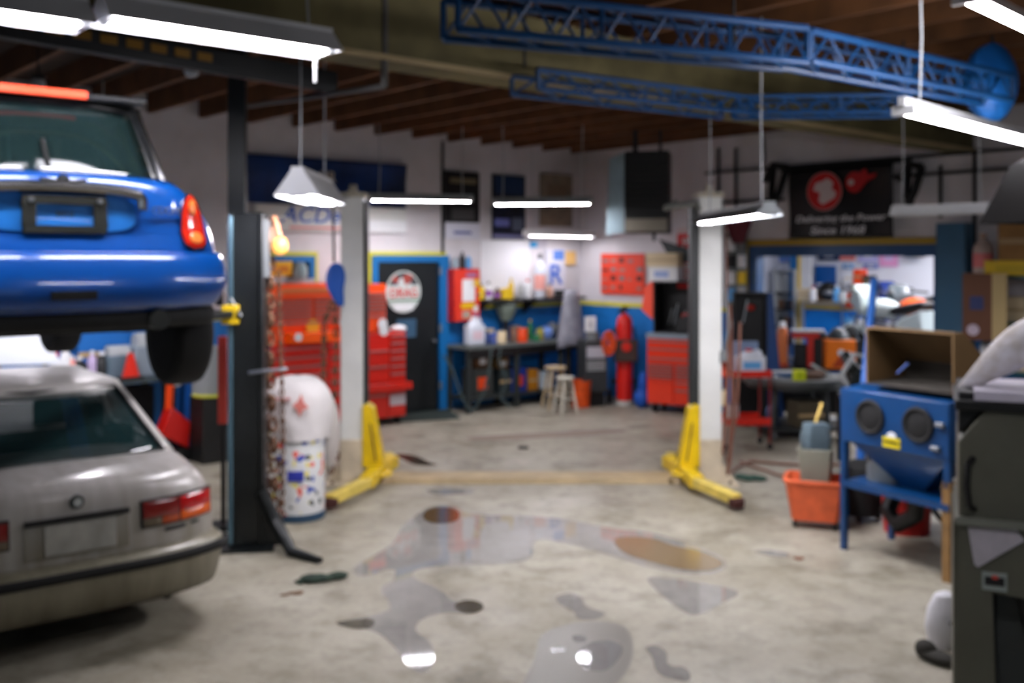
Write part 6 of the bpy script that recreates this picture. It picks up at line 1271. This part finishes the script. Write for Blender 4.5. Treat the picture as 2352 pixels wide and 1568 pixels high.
p = onA(398, .85, 0); r = thing('silver_gauge', 'white and silver pressure unit on a stand left of the blue pedestal', 'machine', (p.x, p.y, .0), RA); q = MB(); q.bar((-.07, -.05, 1.12), (.02, -.05, .78), .07, .06); q.obj('body', PAPER, r); q = MB(); q.ball((.06, 0, 1.05), (.06, .05, .07)); q.obj('gauge', STEEL, r); q = MB(); q.cyl((.0, 0, 0), (.0, 0, 1.05), .025); q.obj('stand', BLACK, r)
p = onA(484, 1.2, 0); r = thing('grey_barrel', 'grey tank with yellow rim in the shade left of the black column', 'tank', p, RA); q = MB(); q.lathe([(0, .68), (.17, .68), (.19, .75), (.19, 1.2), (0, 1.22)], n=24); q.obj('tank', paint((140, 144, 146), .5), r); q = MB(); q.torus((0, 0, .70), .175, .02, n=24); q.obj('rim', paint((190, 190, 60), .5), r); q = MB(); q.box(-.16, .16, -.16, .16, 0, .68); q.obj('stand', BLACK, r)
a = P(513, 0, 7.9); a.z = .0; r = thing('red_pole', 'tall red jack stand pole just left of the black column', 'jack', a); z0_, z1_ = Zat(972, 7.9), Zat(772, 7.9); q = MB(); q.box(-.035, .035, -.03, .03, z0_, z1_); q.obj('tube', mat('pole_red', (206, 60, 44), .4), r); q = MB(); q.cyl((0, 0, .04), (0, 0, z0_+.05), .02); q.box(-.1, .1, -.1, .1, 0, .04); q.obj('foot', BLACK, r)
r = thing('white_hood', 'white engine hood panel standing behind the sedan roof below the blue car', 'car part', P(50, 838, 9.6), .35)
q = MB(); q.prism([(-.30, 0), (.32, 0), (.24, .34), (-.24, .32)], -.02, .02); q.obj('panel', mat('hood_white', (232, 238, 246), .4), r, bevel=.01, sub=0); q = MB(); q.cyl((-.2, .06, -(P(0, 838, 9.6).z)), (-.2, .03, .05), .02); q.cyl((.2, .06, -(P(0, 838, 9.6).z)), (.2, .03, .05), .02); q.obj('stand', BLACK, r)
cc_ = P(590, 975, 10.3)
# ================================================================ floor: puddles, rags, bits
WET = mat('puddle_water', (110, 104, 90), .04, alpha=1)
b_ = WET.node_tree.nodes['Principled BSDF']; b_.inputs['Alpha'].default_value = .5; b_.inputs['IOR'].default_value = 2.2; b_.inputs['Base Color'].default_value = (*lin((164, 162, 160)), 1)
def smooth_poly(px, it=2):
    for _ in range(it):
        o = []
        for i in range(len(px)):
            a, b = px[i], px[(i+1) % len(px)]; o += [(a[0]*.75+b[0]*.25, a[1]*.75+b[1]*.25), (a[0]*.25+b[0]*.75, a[1]*.25+b[1]*.75)]
        px = o
    return px
def puddle(label, px, m=None, name='puddle', cat='puddle', h=.0015, group=None):
    pts = [G(x, y) for x, y in smooth_poly(px)]; q = MB(); vs = [q.bm.verts.new((p.x, p.y, h)) for p in pts]
    f = q.bm.faces.new(vs); bmesh.ops.triangulate(q.bm, faces=[f]); o = q.obj(name, m or WET); tag(o, label, cat, group); 
    for p_ in o.data.polygons: p_.use_smooth = False
    if o.data.polygons and o.data.polygons[0].normal.z < 0: o.data.flip_normals()
    return o
puddle('large branching puddle spreading across the floor in front of the white lift', [(955, 1185), (985, 1160), (1045, 1160), (1070, 1182), (1200, 1184), (1310, 1193), (1400, 1214), (1500, 1222), (1565, 1245), (1640, 1268), (1678, 1298), (1640, 1320), (1560, 1317), (1480, 1300), (1400, 1275), (1310, 1248), (1220, 1232), (1228, 1288), (1130, 1296), (960, 1302), (940, 1325), (1010, 1350), (1040, 1385), (1105, 1378), (1112, 1400), (1075, 1412), (1030, 1405), (965, 1420), (950, 1450), (990, 1470), (1000, 1515), (978, 1550), (945, 1540), (915, 1495), (880, 1460), (850, 1445), (775, 1436), (790, 1422), (870, 1412), (905, 1395), (868, 1352), (905, 1335), (912, 1300), (830, 1328), (803, 1308), (850, 1280), (905, 1250), (925, 1205)])
puddle('shallow wet streak pointing right below the big puddle', [(1480, 1322), (1560, 1330), (1650, 1345), (1708, 1360), (1660, 1385), (1600, 1418), (1560, 1400), (1500, 1350)])
puddle('bright small puddle in the middle foreground', [(1272, 1370), (1310, 1360), (1338, 1372), (1345, 1395), (1398, 1408), (1370, 1424), (1325, 1424), (1318, 1402), (1285, 1390)])
puddle('rounded puddle near the bottom of the floor in the middle', [(1322, 1500), (1350, 1476), (1400, 1468), (1438, 1485), (1410, 1530), (1380, 1545), (1335, 1535)])
puddle('tiny puddle left of the rounded bottom puddle', [(1262, 1486), (1300, 1480), (1300, 1496), (1265, 1498)]); puddle('tiny puddle just above the rounded bottom puddle', [(1310, 1458), (1345, 1458), (1350, 1475), (1318, 1476)])
puddle('broken puddle at the bottom right of the middle floor', [(1478, 1485), (1510, 1480), (1535, 1500), (1530, 1530), (1580, 1530), (1590, 1568), (1540, 1560), (1505, 1545), (1500, 1510)])
puddle('thin puddle in the shade of the lift crossbar', [(975, 1122), (1100, 1124), (1080, 1134), (1010, 1137), (985, 1132)]); puddle('dark oily patch right of the left yellow arm', [(900, 1040), (955, 1045), (985, 1062), (1015, 1068), (960, 1070), (930, 1058)], mat('oil', (60, 48, 34), .25)); puddle('long thin wet trail near the orange mop bucket', [(1722, 1265), (1770, 1262), (1815, 1270), (1812, 1282), (1760, 1276)])
puddle('damp dark stain around the rounded bottom puddle', [(1240, 1440), (1420, 1420), (1460, 1470), (1440, 1560), (1300, 1640), (1180, 1600), (1230, 1520)], mat('damp', (118, 114, 106), .35), name='stain', cat='stain', h=.0008)
puddle('faint dark stain line behind the lift crossbar', [(1050, 1004), (1200, 996), (1400, 985), (1460, 990), (1300, 1004), (1100, 1014)], mat('stain_brown', (124, 110, 98), .6), name='stain', cat='stain', h=.0008)
OLV = mat('olive_reflection', (58, 50, 30), .12)  # dark reflections painted as flat patches on the puddle, filed with the stains
puddle('painted dark olive reflection at the right end of the left branch of the big puddle', [(1042, 1386), (1075, 1376), (1108, 1384), (1112, 1400), (1080, 1412), (1046, 1402)], OLV, name='stain', cat='stain', h=.003)
puddle('painted dark olive reflection at the left tip of the big puddle', [(766, 1430), (800, 1424), (858, 1420), (862, 1438), (830, 1446), (790, 1440)], OLV, name='stain', cat='stain', h=.003)
puddle('painted brown round reflection at the far upper left end of the big puddle', [(966, 1186), (985, 1166), (1035, 1163), (1060, 1180), (1048, 1200), (990, 1204)], mat('brown_reflection', (92, 72, 46), .1), name='stain', cat='stain', h=.003)
puddle('painted brown reflection along the right end of the big puddle', [(1400, 1232), (1500, 1234), (1540, 1252), (1620, 1268), (1668, 1292), (1640, 1312), (1570, 1310), (1500, 1292), (1430, 1272)], mat('wide_reflection', (122, 104, 78), .12), name='stain', cat='stain', h=.003)
def rag(label, px, py, m, sx, sy, sz):
    p = G(px, py); r = thing('rag', label, 'rag', p, .3); q = MB(); random.seed(int(px))
    for i in range(5): q.ball((random.uniform(-.5, .5)*sx, random.uniform(-.5, .5)*sy, sz*.45), (sx*.35, sy*.35, sz*random.uniform(.4, .6)), 10, 6)
    q.obj('fabric', m, r)
GR = mat('rag_green', (44, 62, 48), .9, rgb2=(28, 40, 34), scale=30, bump=.8)
rag('crumpled dark green rag on the floor near the black lift foot', 735, 1328, GR, .22, .14, .05); rag('small scrap of dark green cloth left of the crumpled green rag', 700, 1338, GR, .08, .05, .02); rag('teal green rag at the base of the right white post', 1718, 1100, mat('rag_teal', (50, 84, 70), .9, rgb2=(36, 60, 52), scale=30, bump=.8), .2, .2, .05)
rag('small brown scrap on the floor below the black lift foot', 672, 1364, BROWN, .1, .04, .012); rag('small dark rubble right of the lift crossbar stain', 1210, 1030, DARK, .12, .08, .03); rag('little red brown scrap beside the long wet trail', 1838, 1284, paint((120, 74, 54), .8), .06, .04, .015)
p = G(2185, 1500)+Vector((.02, .12, 0)); r = thing('plastic_sack', 'white plastic sack with a black print on the floor beside the grey green cabinet', 'bag', p, .2)
q = MB(); q.lathe([(0, 0), (.09, .0), (.115, .1), (.10, .2), (.06, .28), (.01, .30)], n=20, sy=.8); q.obj('bag_body', mat('bag_print_white', (212, 212, 216), .5, bump=.6, scale=10), r); q = MB(); q.prism([(-.05, .16), (.06, .21), (.06, .12), (.02, .08)], -.12, -.10); q.obj('black_print', BLACK, r)
r = thing('shoe', 'dark worn shoe lying left of the white plastic sack', 'shoe', G(2150, 1520), .6); q = MB(); q.ball((0, 0, .03), (.06, .12, .035)); q.ball((0, .06, .05), (.05, .06, .05)); q.obj('upper', paint((44, 42, 36), .8), r)

# ================================================================ overhead track above the blue car, pale strip under the beam
a, b = P(-60, 42, 5.1), P(768, 158, 7.0); b.z = a.z
r = thing('overhead_track', 'dark steel overhead track with amber slots beneath the large hooded lamp', 'track', a)
d = b-a
q = MB(); q.bar((0, 0, 0), d, .06, .15); q.obj('channel', paint((30, 34, 36), .5), r)
sd = d.normalized().cross(Vector((0, 0, 1))).normalized()*.034
for i in range(8):
    t0 = .08+i*.065; q = MB(); q.bar(d*t0+sd+Vector((0, 0, .01)), d*(t0+.042)+sd+Vector((0, 0, .01)), .006, .05); q.obj('amber_slot', paint((150, 108, 24), .5), r)
a, b = P(-60, 72, 5.4), P(372, 134, 6.3); b.z = a.z
r = thing('door_rail', 'thin pale grey rail running below the dark overhead track', 'rail', a); q = MB(); q.bar((0, 0, 0), b-a, .03, .03); q.obj('rail', GREY, r)
for t in (.1, .9): q = MB(); k_ = (b-a)*t; q.cyl(k_, (k_.x, k_.y, ZJ-a.z), .008); q.obj('hanger_rod', DARK, r)
# pipe along the lower edge of the beam
a = C+nA*(ofb+.17)+uA*.0; b = C+nA*(ofb+.17)+uA*12
q = MB(); q.bar((a.x, a.y, 3.35), (b.x, b.y, 3.35), .03, .03); struct(q.obj('trim_17', paint((158, 140, 100), .6)))
# hanging tool packs beside the opening
r, wd, h = board('peg_board', 'grey peg board behind the right white post, hung with packets', 'board', WB, RB, 1668, 1716, 532, 760, paint((120, 128, 128), .6), off=.04)
cols = [PAPER, YELLOW, DARK, LGREY, PAPER, GREY, LBLUE, PAPER, DARK, YELLOW, PAPER, LGREY]
rows = ['top', 'second', 'third', 'fourth', 'fifth', 'lowest']
for i in range(6):
    for j in range(2):
        px = 1680+j*24; py = 552+i*38; p = WB(px, .10); p.z = zy(p, py+24)
        k = thing('tool_packet', ['left', 'right'][j]+' packet of the '+rows[i]+' row hanging on the grey peg board', 'packet', p, RB, 'packets on the peg board')
        q = MB(); q.box(-.055, .055, -.02, .02, 0, .17); q.obj('card', cols[(i*2+j*5) % 12], k); q = MB(); q.cyl((0, .05, .15), (0, -.03, .155), .006); q.obj('hook', STEEL, k)
# more goods on the counter and in front of the platform in the back room
zc9 = zy(inR(1895, .55), 690)+.001
for lb, px, h_, rad, m_, cp in (('white bottle at the left of the helmet in the back room', 1868, .26, .06, PAPER, RED), ('light blue bottle right of the helmet in the back room', 1922, .28, .06, LBLUE, WHITE), ('grey bottle at the right end of the back room counter', 1936, .22, .07, LGREY, DARK)):
    bottle(lb, inR(px, .95, zc9), h_, rad, m_, cp)
a = inR(1976, .5); r = thing('goods_rack', 'chrome wire rack of mixed goods beside the counter in the back room', 'shelf', a, RB)
for x in (-.25, .25):
    for y in (-.15, .15): q = MB(); q.cyl((x, y, 0), (x, y, 1.75), .012); q.obj('upright', STEEL, r)
for z in (.5, .9, 1.3, 1.7): q = MB(); q.box(-.26, .26, -.16, .16, z-.015, z); q.obj('shelf_board', STEEL, r)
random.seed(5); pal = [RED, DARK, PAPER, LBLUE, YELLOW, GREY, ORANGE, GREEN, BROWN]
lv = {.5: 'lowest', .9: 'second', 1.3: 'third', 1.7: 'top'}
Mq = Matrix.Translation(a) @ Matrix.Rotation(RB, 4, 'Z')
for z in (.5, .9, 1.3, 1.7):
    for j in range(3):
        cbox('storage_box', ['left', 'middle', 'right'][j]+' small box on the '+lv[z]+' level of the chrome wire rack', 'box', Mq @ Vector((-.17+j*.17, 0, z+.001)), RB, .14, .2, random.uniform(.12, .26), pal[random.randrange(9)], group='boxes on the wire rack')
# dark motor parts between the round table and the opening
p = P(1972, 800, 10.4); r = thing('engine_block', 'dark engine block with pale pipe hanging by the blue hoist arm', 'engine', (p.x, p.y, 0))
q = MB(); q.box(-.12, .16, -.12, .14, .72, 1.0); q.cyl((-.1, -.14, .98), (-.1, .1, 1.12), .06); q.cyl((.1, -.14, .95), (.1, .1, 1.1), .06); q.obj('block', paint((36, 42, 42), .4, .4), r, bevel=.02)
q = MB(); q.tube([(-.15, -.13, .8), (-.22, -.15, .95), (-.1, -.16, 1.15), (.05, -.14, 1.12)], .025); q.obj('pipe', LGREY, r)
q = MB(); q.box(-.18, .18, -.15, .15, .68, .72)
for x in (-.16, .16):
    for y in (-.13, .13): q.box(x-.02, x+.02, y-.02, y+.02, 0, .68)
q.obj('stand', BLACK, r)
